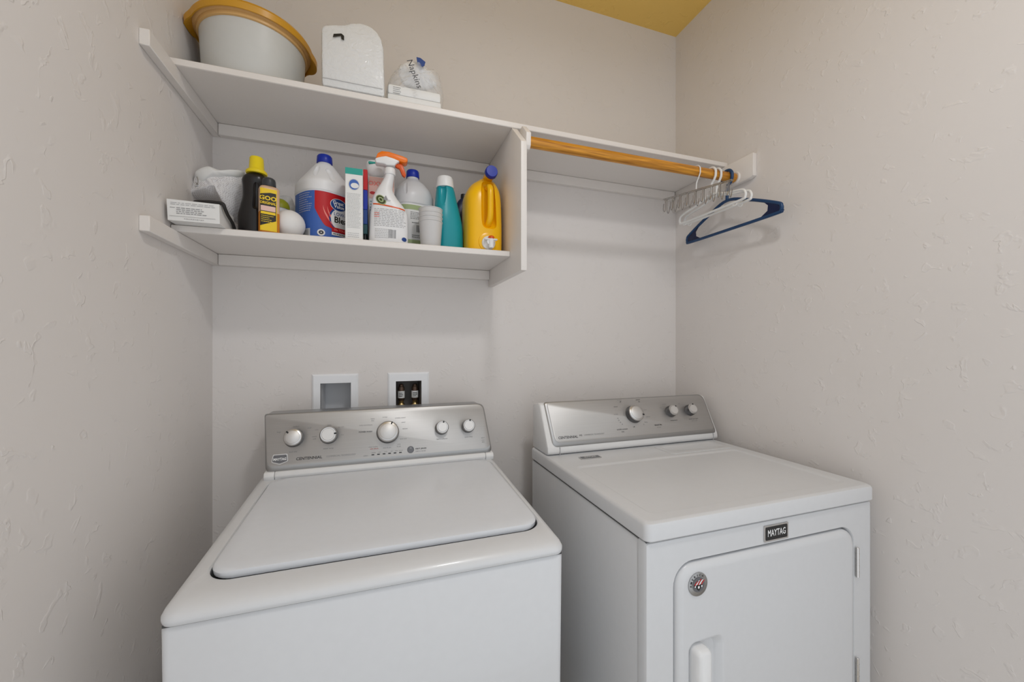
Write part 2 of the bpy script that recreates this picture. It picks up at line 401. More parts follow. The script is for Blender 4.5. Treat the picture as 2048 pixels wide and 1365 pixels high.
# ================================================================== THE ROOM
XL, XR, YB, YF, ZC = -.505, 1.324, 1.512, -.12, 2.775
def struct(name, g, m): o = g.make(name, m, None, 0); o['kind'] = 'structure'; return o
struct('floor', G().box(XL - .1, XR + .1, YF, YB + .1, -.05, 0), 'floor_tile')
struct('ceiling', G().box(XL - .1, XR + .1, YF, YB + .1, ZC, ZC + .05), 'ceiling_paint')
struct('wall_left', G().box(XL - .1, XL, YF, YB + .1, 0, ZC), 'wall_paint')
struct('wall_right', G().box(XR, XR + .1, YF, YB + .1, 0, ZC), 'wall_paint')
HOLES = [(-.192, -.090, 1.0, 1.199), (.059, .155, 1.0, 1.199)]
xs = [XL, -.192, -.090, .059, .155, XR]; zs = [0, 1.0, 1.199, ZC]; g = G()
for i in range(5):
    for j in range(3):
        if j == 1 and i in (1, 3): continue
        g.add([(xs[i], YB, zs[j]), (xs[i + 1], YB, zs[j]), (xs[i + 1], YB, zs[j + 1]), (xs[i], YB, zs[j + 1])], [[0, 1, 2, 3]])
for x0, x1, z0, z1 in HOLES:   # reveals of the two openings
    g.add([(x0, YB, z0), (x1, YB, z0), (x1, YB, z1), (x0, YB, z1), (x0, YB + .1, z0), (x1, YB + .1, z0), (x1, YB + .1, z1), (x0, YB + .1, z1)], [[0, 1, 5, 4], [1, 2, 6, 5], [2, 3, 7, 6], [3, 0, 4, 7], [4, 5, 6, 7]])
struct('wall_back', g, 'wall_paint')

# ================================================================== SHELVING
SH = .019
up = tag(G().box(XL + .001, XR - .001, 1.219, YB - .001, 2.037, 2.056, .002, 1).make('wall_shelf', 'shelf_paint'), 'long off-white upper wall shelf carrying the tub and napkins', 'shelf')
lo = tag(G().box(XL + .001, .4127, 1.238, YB - .001, 1.619, 1.638, .002, 1).make('wall_shelf', 'shelf_paint'), 'short off-white lower shelf carrying the laundry bottles', 'shelf')
def cleat(x0, x1, y0, y1, z0, z1, label):
    return tag(G().box(x0, x1, y0, y1, z0, z1, .0015, 1).make('shelf_cleat', 'shelf_paint'), label, 'shelf support')
cleat(XL, XL + .020, 1.098, YB - .0005, 1.999, 2.0365, 'off-white cleat on the left wall under the upper shelf')
cleat(XL, XL + .020, 1.098, YB - .0005, 1.583, 1.6185, 'off-white cleat on the left wall under the lower shelf')
cleat(XL + .021, .4127, YB - .019, YB, 1.999, 2.0365, 'back wall cleat under the upper shelf left of the divider')
cleat(XL + .021, .4127, YB - .019, YB, 1.583, 1.6185, 'back wall cleat under the lower shelf')
cleat(.4325, XR - .021, YB - .019, YB, 1.999, 2.0365, 'back wall cleat under the upper shelf right of the divider')
# right cleat with a slanted nose
g = G().prism([(XR - .019, 1.092, 2.0365), (XR - .019, YB - .0005, 2.0365), (XR - .019, YB - .0005, 1.947), (XR - .019, 1.110, 1.947), (XR - .019, 1.092, 1.953)], (.0185, 0, 0), .0012)
rc = tag(g.make('shelf_cleat', 'shelf_paint'), 'wide off-white cleat on the right wall holding the closet rod end', 'shelf support')
# divider board with chamfered top corner
g = G().prism([(.413, 1.134, 1.557), (.413, YB - .0005, 1.557), (.413, YB - .0005, 2.0365), (.413, 1.222, 2.0365), (.413, 1.134, 1.953)], (.0192, 0, 0), .0012)
tag(g.make('shelf_divider', 'shelf_paint'), 'upright off-white divider board between the shelves and the hanging rod', 'divider')
# rod holder block on the divider
ROD_Y, ROD_Z, ROD_R = 1.168, 1.971, .0172
g = G().prism([(.4325, 1.142, 1.948), (.4325, 1.150, 1.938), (.4325, 1.188, 1.938), (.4325, 1.196, 1.948), (.4325, 1.200, 2.022), (.4325, 1.178, 2.024), (.4325, 1.139, 1.986)], (.016, 0, 0), .0015)
tag(g.make('rod_bracket', 'shelf_paint'), 'small off-white block on the divider holding the left rod end', 'bracket')
g = G().lathe((1.2985, ROD_Y, ROD_Z), (1, 0, 0), [(0, ROD_R + .004), (.004, ROD_R + .007), (.0062, ROD_R + .007)], 28)
tag(g.make('rod_bracket', 'shelf_paint'), 'small round off-white socket on the right cleat holding the rod end', 'bracket')
tag(G().cyl((.4487, ROD_Y, ROD_Z), (1.2983, ROD_Y, ROD_Z), ROD_R, n=32, bev=.001).make('closet_rod', 'rod_wood'), 'round golden wooden closet rod under the upper shelf', 'rod')

# ================================================================== WALL BOXES
def wall_box(cx0, cx1, hx0, hx1, label, back):
    t = thing('utility_box', ((cx0 + cx1) / 2, YB, 1.0), label, 'utility box')
    z0, z1 = .985, 1.226; hz0, hz1 = 1.02, 1.197
    def ring(x0, x1, a, b, y): return [(x0, y, a), (x1, y, a), (x1, y, b), (x0, y, b)]
    g = G().rings([ring(cx0, cx1, z0, z1, YB), ring(cx0 + .001, cx1 - .001, z0 + .001, z1 - .001, YB - .004), ring(cx0 + .006, cx1 - .006, z0 + .006, z1 - .006, YB - .009),
                   ring(hx0 + .002, hx1 - .002, hz0 + .004, hz1 - .003, YB - .005), ring(hx0 + .002, hx1 - .002, hz0 + .004, hz1 - .003, YB + .002)], False, False)
    g.make('frame', 'gloss_white', t, 20)
    x0, x1, a, b = hx0 + .003, hx1 - .003, hz0 + .004, hz1 - .002
    g = G().rings([ring(x0, x1, a, b, YB + .002), ring(x0 + .006, x1 - .006, a + .02, b - .004, YB + .075)], False, True)
    g.make('recess', back, t, 0)
    return t
wall_box(-.217, -.067, -.192, -.090, 'empty white recessed wall box behind the washer, left one', 'recess_grey')
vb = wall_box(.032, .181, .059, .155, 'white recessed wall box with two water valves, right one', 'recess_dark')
for i, vx in enumerate((.082, .132)):
    g = G().lathe((vx, 1.545, 1.118), (0, 0, 1), [(0, .010), (.004, .012), (.048, .012), (.053, .010), (.054, .008), (.060, .008), (.062, .005)], 18)
    v_ = g.make('water_valve', 'copper_dark', vb)
    g = G().lathe((vx, 1.545, 1.128), (0, 0, 1), [(0, .0127), (.026, .0127)], 18); g.make('white_sleeve', 'card_white', v_)
    mp = plane_map((vx, 1.545 - .0127, 1.141), (1, 0, 0), (0, 0, 1), .0004)
    lines(-.008, .008, -.009, .009, 3, mp, 'ink', v_, seed=i, h=.5)
    g = G().lathe((vx, 1.545, 1.082), (0, 0, 1), [(0, .007), (.01, .009), (.016, .013), (.022, .013), (.028, .008), (.036, .009)], 14)
    g.tube(smooth_path([(vx - .020, 1.53, 1.094), (vx - .012, 1.522, 1.101), (vx, 1.52, 1.098), (vx + .012, 1.522, 1.101), (vx + .020, 1.53, 1.094)], 4), .0035, 8)
    g.make('valve_handle', 'brass', v_)

# ================================================================== WASHER
def dz(y): return .915 + (y - .80) * .052
W = thing('washing_machine', (.024, 1.07, 0), 'white top-load washing machine on the left with silver knob panel', 'washing machine')
G().rings([[(x, y, .03) for x, y in rrect(-.321, .369, .775, 1.36, .012)], [(x, y, .60) for x, y in rrect(-.3235, .3715, .764, 1.37, .012)], [(x, y, .878) for x, y in rrect(-.3255, .3735, .760, 1.372, .014)],
           [(x, y, .884) for x, y in rrect(-.3225, .3705, .763, 1.370, .012)], [(x, y, .884) for x, y in rrect(-.30, .35, .79, 1.35, .01)]]).make('cabinet', 'enamel', W)
G().box(-.3215, .3695, .7625, 1.36, .8835, .8875).make('seam_shade', 'seam_shade', W, 0)  # dark strip painting the shade in the gap between cabinet and deck
def dk(x0, x1, y0, y1, r, f, n=8): return [(x, y, f(y)) for x, y in rrect(x0, x1, y0, y1, r, n)]
def bow(ring, y_front, amt):      # bow the front edge forward
    return [(x, y - amt * max(0, 1 - ((x - .03) / .30) ** 2) * max(0, min(1, (y_front + .1 - y) / .1)), z) for x, y, z in ring]
def lz(y): return dz(y) + .0055 * (1.288 - y) / .459
LX0, LX1, LY0, LY1 = -.288, .350, .829, 1.288
rg = [dk(-.3, .35, .785, 1.35, .02, lambda y: .887), dk(-.3265, .3745, .757, 1.376, .022, lambda y: .887), dk(-.328, .376, .755, 1.377, .024, lambda y: .892), dk(-.328, .376, .755, 1.377, .024, lambda y: dz(y) - .016),
      dk(-.325, .373, .760, 1.375, .024, lambda y: dz(y) - .009), dk(-.319, .367, .769, 1.372, .026, lambda y: dz(y) - .003), dk(-.310, .360, .785, 1.369, .03, lambda y: dz(y) + .001),
      bow(dk(LX0 - .006, LX1 + .006, LY0 - .013, LY1 + .002, .045, lambda y: dz(y) + .001), LY0, .008), bow(dk(LX0 - .003, LX1 + .003, LY0 - .006, LY1 + .001, .043, lambda y: dz(y) - .002), LY0, .008),
      bow(dk(LX0 - .002, LX1 + .002, LY0 - .005, LY1 + .001, .042, lambda y: dz(y) - .035), LY0, .008)]
G().rings(rg, False, True).make('top_deck', 'enamel', W)
rg = [bow(dk(LX0 + .012, LX1 - .012, LY0 + .012, LY1 - .004, .034, lambda y: lz(y) - .012), LY0, .008), bow(dk(LX0 + .001, LX1 - .001, LY0 + .001, LY1, .040, lambda y: lz(y) - .010), LY0, .008), bow(dk(LX0, LX1, LY0, LY1, .040, lambda y: lz(y) - .001), LY0, .008),
      bow(dk(LX0 + .002, LX1 - .002, LY0 + .002, LY1 - .001, .040, lambda y: lz(y) + .003), LY0, .008), bow(dk(LX0 + .008, LX1 - .008, LY0 + .008, LY1 - .004, .038, lambda y: lz(y) + .0052), LY0, .008),
      bow(dk(LX0 + .03, LX1 - .03, LY0 + .03, LY1 - .012, .03, lambda y: lz(y) + .0055), LY0, .006)]
G().rings(rg).make('lid', 'enamel_lid', W)
# console
WO = Vector((0, 1.298, .966)); WU = Vector((0, .056, .155)).normalized(); WN = Vector((1, 0, 0)).cross(WU)
def wm(u, v, e=0): return WO + Vector((1, 0, 0)) * u + WU * v + WN * (.0044 + e)
G().prism([(-.309, 1.289, .939), (-.309, 1.284, .952), (-.309, 1.290, .963), (-.309, 1.41, .97), (-.309, 1.41, .939)], (.027, 0, 0), .003).make('console_end_cap', 'plastic_white', W)
G().prism([(-.281, 1.290, .940), (-.281, 1.286, .952), (-.281, 1.291, .963), (-.281, 1.41, .97), (-.281, 1.41, .940)], (.623, 0, 0), .002).make('console_base', 'plastic_white', W)
G().prism([(.343, 1.289, .939), (.343, 1.284, .952), (.343, 1.290, .963), (.343, 1.41, .97), (.343, 1.41, .939)], (.027, 0, 0), .003).make('console_end_cap', 'plastic_white', W)
def cring(pts, rad, e, mpf): return [mpf(u, v, e) for u, v in rpoly(pts, rad, 6)]
def inset(pts, l, b, r, t): (a, c, d, f) = pts; return [(a[0] + l, a[1] + b), (c[0] - r, c[1] + b), (d[0] - r, d[1] - t), (f[0] + l, f[1] - t)]
CP = [(-.306, -.006), (.368, -.006), (.351, .166), (-.322, .166)]; CR = [.02, .022, .022, .008]
back = lambda r, d: [p + Vector((0, d, -.002)) for p in r]
G().rings([back(cring(CP, CR, -.012, wm), .07), cring(CP, CR, -.016, wm), cring(CP, CR, -.006, wm), cring(inset(CP, .002, .004, .002, .002), CR, -.002, wm), cring(inset(CP, .004, .016, .005, .005), CR, -.0004, wm)]).make('console_frame', 'silver_dark', W)
cf = G().rings([cring(inset(CP, .004, .0165, .0055, .0055), CR, -.003, wm), cring(inset(CP, .004, .0165, .0055, .0055), CR, .0, wm), cring(inset(CP, .005, .0175, .0065, .0065), CR, .0006, wm)], False, True).make('console_face', 'brushed_steel', W)
def knob(mpf, n, u, v, r, h, ang, parent, rr=None):
    c = mpf(u, v, .0004)
    k = G().lathe(c, n, [(0, r * .97), (.001, r), (h * .35, r * .97), (h * .8, r * .90), (h, r * .80), (h * .99, r * .74)], 40).make('knob', 'knob_shade', parent)
    k['label'] = 'round silver knob'
    ring = G().lathe(c + n * (h * .86), n, [(0, r * .93), (h * .08, r * .90), (h * .16, r * .82)], 40).make('knob_ring', 'silver', k)
    G().lathe(c + n * (h * .9), n, [(0, r * .72), (h * .14, r * .70), (h * .18, r * .66)], 40).make('knob_cap', 'knob_satin', k)
    a = math.radians(ang); U = Vector((1, 0, 0)); V = n.cross(U); d = U * math.cos(a) + V * math.sin(a); s_ = n.cross(d); o = c + n * (h * 1.03)
    g = G().prism([o + d * r * .62 - s_ * .0022, o + d * r * .90 - s_ * .0022, o + d * r * .90 + s_ * .0022, o + d * r * .62 + s_ * .0022], n * .0012); g.make('knob_mark', 'black', k, 0)
for u, v, r, a, txt in ((-.238, .088, .027, 135, 'load size'), (-.143, .089, .026, 5, 'water temp'), (.029, .086, .035, 65, None), (.200, .088, .0225, 75, 'fabric softener'), (.289, .088, .0225, 75, 'extra rinse')):
    knob(wm, WN, u, v, r, .022 if r < .03 else .026, a, W)
    if txt: text(txt, .0062, lambda x, y, u=u, v=v, r=r: wm(u + x, v - r - .013 + y, .0012), 'ink_grey', W)
def tl(s, u, v, z=.0052, m='ink_grey', al='CENTER', b=0): text(s, z, lambda x, y: wm(u + x, v + y, .0012), m, W, align=al, bold=b)
tl('large', -.279, .108); tl('medium', -.234, .122); tl('small', -.198, .115)
tl('cold', -.178, .108); tl('warm', -.143, .120); tl('hot', -.105, .088); tl('warm/', -.183, .088); tl('cold', -.183, .081); tl('tap cold', -.110, .112)
tl('heavy', -.017, .132); tl('duty', -.017, .126); tl('normal', .020, .135); tl('wrinkle control', .068, .130); tl('casual', .077, .115); tl('delicate', .082, .094); tl('hand wash', .076, .062)
tl('bulky items/sheets', -.037, .113); tl('POWER WASH', -.038, .092, .006, 'ink', b=.0001); tl('clean washer', -.015, .044); tl('with affresh', -.012, .038, m='ink_red'); tl('drain & spin', .026, .038); tl('rinse', .062, .046); tl('& spin', .062, .039)
tl('CENTENNIAL', -.229, .026, .0115, 'ink', 'LEFT', .00015); tl('COMMERCIAL TECHNOLOGY', -.148, .026, .0062, 'ink_grey', 'LEFT')
tl('status', -.037, .019); tl('sensing', -.014, .0265, .0042); tl('wash', .004, .0265, .0042); tl('rinse', .022, .0265, .0042); tl('spin', .040, .0265, .0042); tl('done   lid lock', .062, .0265, .0042)
for k in range(6): g = G().add(*grid_patch(-.020 + k * .0165, -.012 + k * .0165, .0185, .0215, lambda a, b: wm(a, b, .0012), 1, 1)); flat('indicator_light', g.v, g.f, 'black', W)
sb = G().lathe(wm(.098, .026, .0006), WN, [(0, .0105), (.0015, .0105), (.0025, .0095)], 28).make('start_button', 'badge_grey', W)
text('>||', .005, lambda x, y: wm(.098 + x, .031 + y, .0035), 'white_ink', sb)
tl('start pause', .113, .028, .0078, 'ink', 'LEFT', .0001); tl('hold to cancel', .113, .0195, .0056, 'ink_grey', 'LEFT')
tl('MCT', .338, .045, .0055); tl('water', .338, .038, .0045); tl('saver', .338, .032, .0045, 'ink')
# shield badge
def badge(mpf, pts, rad, parent, txt, size, m='badge_grey', sx=.85):
    N3 = (mpf(0, 0, 1) - mpf(0, 0, 0))
    b = G().rings([[mpf(u, v, .0006) for u, v in rpoly(pts, rad, 3)], [mpf(u, v, .0026) for u, v in rpoly(pts, rad, 3)]]).make('badge', 'silver', parent)
    cx = sum(p[0] for p in pts) / len(pts); cy = sum(p[1] for p in pts) / len(pts)
    q = [(cx + (u - cx) * .9, cy + (v - cy) * .82) for u, v in pts]
    G().rings([[mpf(u, v, .0024) for u, v in rpoly(q, rad, 3)], [mpf(u, v, .0031) for u, v in rpoly(q, rad, 3)]]).make('badge_plate', m, b)
    text(txt, size, lambda x, y: mpf(cx + x, cy + y, .0034), 'white_ink', b, bold=.0003, sx=sx)
    return b
badge(wm, [(-.292, .022), (-.289, .044), (-.252, .044), (-.249, .022), (-.270, .014)], .003, W, 'MAYTAG', .0098)
for fx in (-.29, .34):
    for fy in (.80, 1.33): G().cyl((fx, fy, 0), (fx, fy, .032), .018, .012, 16).make('foot', 'rubber', W)

# ================================================================== DRYER
D = thing('clothes_dryer', (.911, 1.04, 0), 'white clothes dryer on the right with round magnet on its door', 'dryer')
DX0, DX1 = .5425, 1.2795
G().box(DX0, DX1, .737, 1.372, .03, .900, .006, 2).make('cabinet', 'enamel', D)
def fr(x0, x1, z0, z1, r, y, n=8): return [(a, y, b) for a, b in rrect(x0, x1, z0, z1, r, n)]
HX0, HX1, HZ0, HZ1 = .614, 1.209, .14, .8465
G().rings([fr(DX0, DX1, .03, .902, .004, .736), fr(DX0, DX1, .03, .902, .006, .716), fr(DX0 + .003, DX1 - .003, .033, .899, .006, .7105), fr(DX0 + .008, DX1 - .008, .038, .894, .006, .709), fr(DX0 + .009, DX1 - .009, .039, .893, .006, .709), fr(HX0 - .001, HX1 + .001, HZ0 - .001, HZ1 + .001, .052, .709),
           fr(HX0, HX1, HZ0, HZ1, .052, .709), fr(HX0 + .002, HX1 - .002, HZ0 + .002, HZ1 - .002, .051, .712), fr(HX0 + .003, HX1 - .003, HZ0 + .003, HZ1 - .003, .050, .728)], False, True).make('front_panel', 'enamel', D)
a0, a1, b0, b1 = HX0 + .006, HX1 - .006, HZ0 + .006, HZ1 - .0065
door = G().rings([fr(a0 + .004, a1 - .004, b0 + .004, b1 - .004, .045, .727), fr(a0, a1, b0, b1, .047, .722), fr(a0, a1, b0, b1, .047, .7125), fr(a0 + .002, a1 - .002, b0 + .002, b1 - .002, .045, .708), fr(a0 + .008, a1 - .008, b0 + .008, b1 - .008, .040, .7035), fr(a0 + .016, a1 - .016, b0 + .016, b1 - .016, .034, .702), fr(a0 + .018, a1 - .018, b0 + .018, b1 - .018, .033, .702), fr(.646, .754, .423, .670, .023, .702),
                  fr(.648, .752, .425, .668, .022, .702), fr(.652, .746, .430, .664, .020, .704), fr(.664, .734, .44, .655, .018, .716)], False, True).make('door', 'enamel', D)
# handle: a round-topped vertical bar standing in front of the pocket
def hring(y, g_, r): return [(a, y, b) for a, b in rrect(.660 + g_, .700 - g_, .43 + g_, .656 - g_, r, 5)]
G().rings([hring(.716, .001, .012), hring(.694, 0, .012), hring(.686, .002, .011), hring(.682, .007, .008)]).make('handle', 'plastic_white', door)
for z0, z1 in ((.707, .787), (.413, .492)):
    h_ = G().cyl((1.2125, .7035, z0), (1.2125, .7035, z1), .0042, n=14, bev=.0008)
    for q in range(1, 5): zz = z0 + (z1 - z0) * q / 5; h_.cyl((1.2125, .7035, zz - .0006), (1.2125, .7035, zz + .0006), .0047, n=14)
    h_.make('hinge', 'chrome', D)
G().box(.5465, 1.2755, .7135, 1.365, .899, .905).make('seam_shade', 'seam_shade', D, 0)  # same painted shade strip, in the gap under the dryer top
# top
def tz(x0, x1, y0, y1, r, z): return [(x, y, z) for x, y in rrect(x0, x1, y0, y1, r, 6)]
G().rings([tz(.56, 1.265, .73, 1.36, .01, .9045), tz(.5435, 1.2795, .706, 1.376, .014, .9045), tz(.5405, 1.2825, .7025, 1.378, .016, .908), tz(.5405, 1.2825, .7025, 1.378, .016, .938), tz(.5425, 1.2805, .7045, 1.377, .016, .9435), tz(.548, 1.275, .711, 1.374, .016, .947), tz(.550, 1.273, .713, 1.372, .016, .947), tz(.581, 1.239, .741, 1.109, .022, .947),
           tz(.582, 1.238, .742, 1.108, .022, .947), tz(.589, 1.231, .749, 1.101, .020, .9425), tz(.591, 1.229, .751, 1.099, .020, .9425)], False, True).make('top_panel', 'enamel', D)
ls = G().rings([tz(.968, 1.243, 1.122, 1.222, .012, .9468), tz(.968, 1.243, 1.122, 1.222, .012, .9482), tz(.972, 1.239, 1.126, 1.218, .010, .9490), tz(.990, 1.221, 1.142, 1.212, .008, .9490), tz(.993, 1.218, 1.145, 1.209, .008, .9478)], False, True).make('lint_screen_lid', 'enamel', D)
pm = plane_map((.677, 1.178, .947), (1, 0, 0), (0, 1, 0), 0)
badge(pm, [(-.038, -.012), (.038, -.012), (.038, .012), (-.038, .012)], .002, D, 'MAYTAG', .0125)
# console
DO = Vector((0, 1.236, .978)); DU = Vector((0, .074, .143)).normalized(); DN = Vector((1, 0, 0)).cross(DU)
def dm(u, v, e=0): return DO + Vector((1, 0, 0)) * u + DU * v + DN * (.004 + e)
G().prism([(.546, 1.246, .9478), (.546, 1.232, .956), (.546, 1.234, .974), (.546, 1.306, 1.114), (.546, 1.322, 1.118), (.546, 1.372, 1.108), (.546, 1.376, .9478)], (.742, 0, 0), .006).make('console_housing', 'plastic_white', D)
for sx_ in (.5905, 1.262): g = G().box(sx_, sx_ + .0016, 1.2305, 1.236, .951, .975); g.make('seam', 'ink_light', D)
DP = [(.566, -.002), (1.279, -.002), (1.281, .161), (.562, .161)]; DR = [.022, .014, .028, .012]
G().rings([cring(DP, DR, -.010, dm), cring(DP, DR, -.003, dm), cring(inset(DP, .003, .003, .002, .002), DR, 0, dm), cring(inset(DP, .010, .014, .006, .005), DR, .0008, dm)]).make('console_frame', 'silver_dark', D)
G().rings([cring(inset(DP, .011, .0145, .0065, .0055), DR, -.001, dm), cring(inset(DP, .011, .0145, .0065, .0055), DR, .0012, dm), cring(inset(DP, .012, .0155, .0075, .0065), DR, .0018, dm)], False, True).make('console_face', 'brushed_steel', D)
for u, v, r, a in ((.918, .093, .034, -20), (1.090, .094, .0225, 50), (1.183, .094, .0225, 80)): knob(dm, DN, u, v, r, .026, a, D)
def dl(s, u, v, z=.0058, m='ink_grey', al='CENTER', b=0): text(s, z, lambda x, y: dm(u + x, v + y, .0024), m, D, align=al, bold=b)
dl('CENTENNIAL', .590, .027, .0125, 'ink', 'LEFT', .00015); dl('M3', .672, .030, .009, 'ink', 'LEFT'); dl('COMMERCIAL TECHNOLOGY', .690, .030, .0062, 'ink_grey', 'LEFT')
dl('sensor', .957, .150, .0075, 'ink'); dl('dry', .960, .142, .0068, 'ink'); dl('timed dry', 1.014, .046, .0085, 'ink', b=.0001); dl('no heat', 1.014, .037, .006)
dl('wrinkle prevent', .852, .040, .0072, 'ink'); dl('heat', .852, .031, .0065, 'ink'); dl('off', .905, .0455, .007, 'ink'); dl('off', .876, .145, .0065, 'ink'); dl('more dry', .873, .152, .0052)
dl('normal', .850, .127, .0058, 'ink'); dl('less dry', .842, .098); dl('60', .846, .082); dl('50', .848, .074); dl('40', .852, .066); dl('30', .858, .058)
dl('casual', .975, .108); dl('delicate', .980, .080); dl('damp', .963, .060, .0065); dl('20', .950, .052)
dl('low', 1.050, .112); dl('medium', 1.072, .126); dl('temperature', 1.093, .059, .0065, 'ink'); dl('off', 1.143, .124); dl('end of cycle signal', 1.188, .059, .0062, 'ink'); dl('push to start', 1.190, .051, .0055)
# front badge and round magnet
fm_ = plane_map((.921, .709, .871), (1, 0, 0), (0, 0, 1), .0)
badge(fm_, [(-.040, -.0195), (.040, -.0195), (.040, .0195), (-.040, .0195)], .003, D, 'MAYTAG', .0225, 'black', .66)
mg = thing('round_magnet', (.6745, .7015, .795), 'round silver AMERICA emblem with striped eagle on the dryer door', 'magnet')
G().lathe((.6745, .7018, .795), (0, -1, 0), [(0, .0262), (.0018, .0262), (.0024, .0254)], 36).make('disc', 'silver_dark', mg)
em = plane_map((.6745, .6990, .795), (1, 0, 0), (0, 0, 1), .0003)
g = G().add(*disc(0, 0, .0168, .0168, em)); flat('emblem_ring', g.v, g.f, 'badge_grey', mg)
em2 = lambda u, v: em(u, v, .0003)
def stripes():
    for i, m_ in enumerate(('ink_red', 'white_ink', 'ink_red', 'white_ink', 'ink_red')):
        u0 = -.011 + i * .0045
        v, f = band(0, 1, lambda t: 0, lambda t: 1, lambda s_, t: em2(u0 + s_ * .0043 + .009 * (t ** 1.5) - .002, -.001 + t * (.0125 - abs(i - 2) * .0016)), 1, 6); flat('stripe', v, f, m_, mg)
stripes()
v = [em2(*p) for p in ((-.013, .001), (-.008, -.001), (-.004, .001), (0, -.001), (.005, .0005), (.011, -.001), (.012, -.006), (.007, -.006), (.004, -.011), (.001, -.014), (-.004, -.011), (-.006, -.006), (-.011, -.006))]
flat('eagle', v, [list(range(13))], 'black', mg)
em3 = lambda u, v: em(u, v, .0006)
for (cu, cv, a) in ((0, -.0055, .0026), (-.0095, -.003, .0018), (.0085, -.004, .002)): v, f = disc(cu, cv, a, a * 1.2, em3, 10, 1); flat('star', v, f, 'white_ink', mg)
for i, ch in enumerate('AMERICA'):
    a = math.radians(182 - i * 21); c_, s_ = math.cos(a - math.pi / 2), math.sin(a - math.pi / 2); R_ = .0208
    text(ch, .0072, lambda x, y, c_=c_, s_=s_, a=a: em(R_ * math.cos(a) + x * c_ - y * s_, R_ * math.sin(a) + x * s_ + y * c_, .0002), 'black', mg, bold=.0001)
for fx in (DX0 + .04, DX1 - .04):
    for fy in (.78, 1.33): G().cyl((fx, fy, 0), (fx, fy, .032), .018, .012, 16).make('foot', 'rubber', D)

# ================================================================== UPPER SHELF
ZU = 2.0565; TC = (-.348, 1.362)
T = thing('plastic_tub', (TC[0], TC[1], ZU), 'large grey-white round tub with golden yellow rim on the upper shelf', 'tub')
G().lathe((TC[0], TC[1], ZU), (0, 0, 1), [(0, .112), (.002, .120), (.010, .125), (.165, .134), (.165, .130), (.012, .121), (.012, .001)], 64).make('body', 'tub_body', T)
def rimring(R, z, ear=0):
    out = []
    for k in range(96):
        t = 2 * math.pi * k / 96; c = abs(math.cos(t - .25)); e = max(0, (c - .955) / .045)
        r = R + ear * e; x = TC[0] + r * math.cos(t); out.append((max(x, XL + .001), TC[1] + min(r * math.sin(t), YB - .002 - TC[1]), z - ear * .5 * e))
    return out
G().rings([rimring(.133, ZU + .146), rimring(.138, ZU + .147), rimring(.139, ZU + .158), rimring(.147, ZU + .164)], False, False).make('rim_underside', 'tub_rim_under', T)
G().rings([rimring(.147, ZU + .1635), rimring(.149, ZU + .157, .012), rimring(.152, ZU + .157, .014), rimring(.155, ZU + .172, .012), rimring(.150, ZU + .180, .004), rimring(.132, ZU + .176), rimring(.131, ZU + .164)], False, False).make('rim', 'tub_rim', T)
# napkin pack
NP = thing('napkin_pack', (-.07, 1.30, ZU), 'plump white paper napkin pack in clear wrap with a small black mark', 'napkins')
def packring(z, g_): return [(a, b, z) for a, b in rrect(-.150 + g_, .014 - g_, 1.218 + g_, 1.365 - g_, .014, 6)]
def pack(Y0, th, bev, grow):
    c = P(705, 115, Y0); q = [P(x, y, Y0) for x, y in ((644, 172), (643, 110), (643, 56), (648, 49), (670, 48), (690, 49), (702, 45), (722, 45), (740, 51), (754, 63), (763, 78), (767, 98), (768, 140), (769, 193))]
    o = []
    for p in q:
        z = ZU + .001 if p is q[0] or p is q[-1] else p.z; o.append((c.x + (p.x - c.x) * grow, Y0, max(ZU + .0004, c.z + (z - c.z) * grow)))
    return G().prism(o, (0, th, 0), bev)
pk = pack(1.2185, .140, .007, 1.0).make('paper_stack', 'card_white', NP)
wr = pack(1.2165, .145, .010, 1.02).make('plastic_wrap', 'clear_film', NP)
g = G().box(-.150, .012, 1.2155, 1.2165, ZU + .020, ZU + .0212); g.make('fold_line', 'ink_light', NP, 0)
pmn = plane_map((-.105, 1.2140, ZU + .165), (1, 0, 0), (0, 0, 1), 0)
flat('black_mark', [pmn(*p) for p in ((-.016, -.026), (-.014, -.017), (.006, -.011), (.013, -.016), (.013, -.029), (.006, -.027), (.005, -.018), (-.015, -.0265))], [[0, 1, 2, 6, 7], [2, 3, 4, 5, 6]], 'black', NP)
# clear bag of napkins
BG = thing('napkin_bag', (.113, 1.31, ZU), 'half-empty clear plastic bag of white napkins with blue label', 'napkins')
g = G()
g.box(.026, .186, 1.2355, 1.385, ZU + .001, ZU + .026, .005, 2); g.box(.027, .185, 1.237, 1.385, ZU + .026, ZU + .056, .007, 2)
g.make('napkin_stack', 'card_white', BG)
lines(.042, .066, 2.083, 2.106, 4, plane_map((0, 1.2365, 0), (1, 0, 0), (0, 0, 1), 0), 'ink_grey', BG, seed=4)
def pillow(outline, y0, thick, nz=.0, seed=1, rings=9, cen=None, sub=5):
    rnd = random.Random(seed); o = smooth_path([Vector((p[0], 0, p[1])) for p in outline], sub, True)
    c = Vector((0, 0, 0))
    for p in o: c += p
    c /= len(o)
    if cen: c = Vector((cen[0], 0, cen[1]))
    ph = [rnd.uniform(0, 6.28) for _ in range(6)]; R_ = []
    def wob(p): return nz * (math.sin(p.x * 140 + ph[0]) * math.sin(p.z * 95 + ph[1]) + .7 * math.sin(p.x * 260 + p.z * 190 + ph[2]) + .5 * math.sin(p.z * 330 - p.x * 120 + ph[3]))
    for side in (-1, 1):
        for k in range(rings + 1):
            t = (k / rings) if side < 0 else 1 - k / rings
            if side > 0 and k == 0: continue
            t = max(t, .02); ring = []
            for p in o:
                q = c + (p - c) * math.sin(t * math.pi / 2); y = side * thick * math.cos(t * math.pi / 2) ** .8
                ring.append((q.x, y0 + y + wob(q) * (1 - t * .7), q.z))
            R_.append(ring)
    return G().rings(R_)
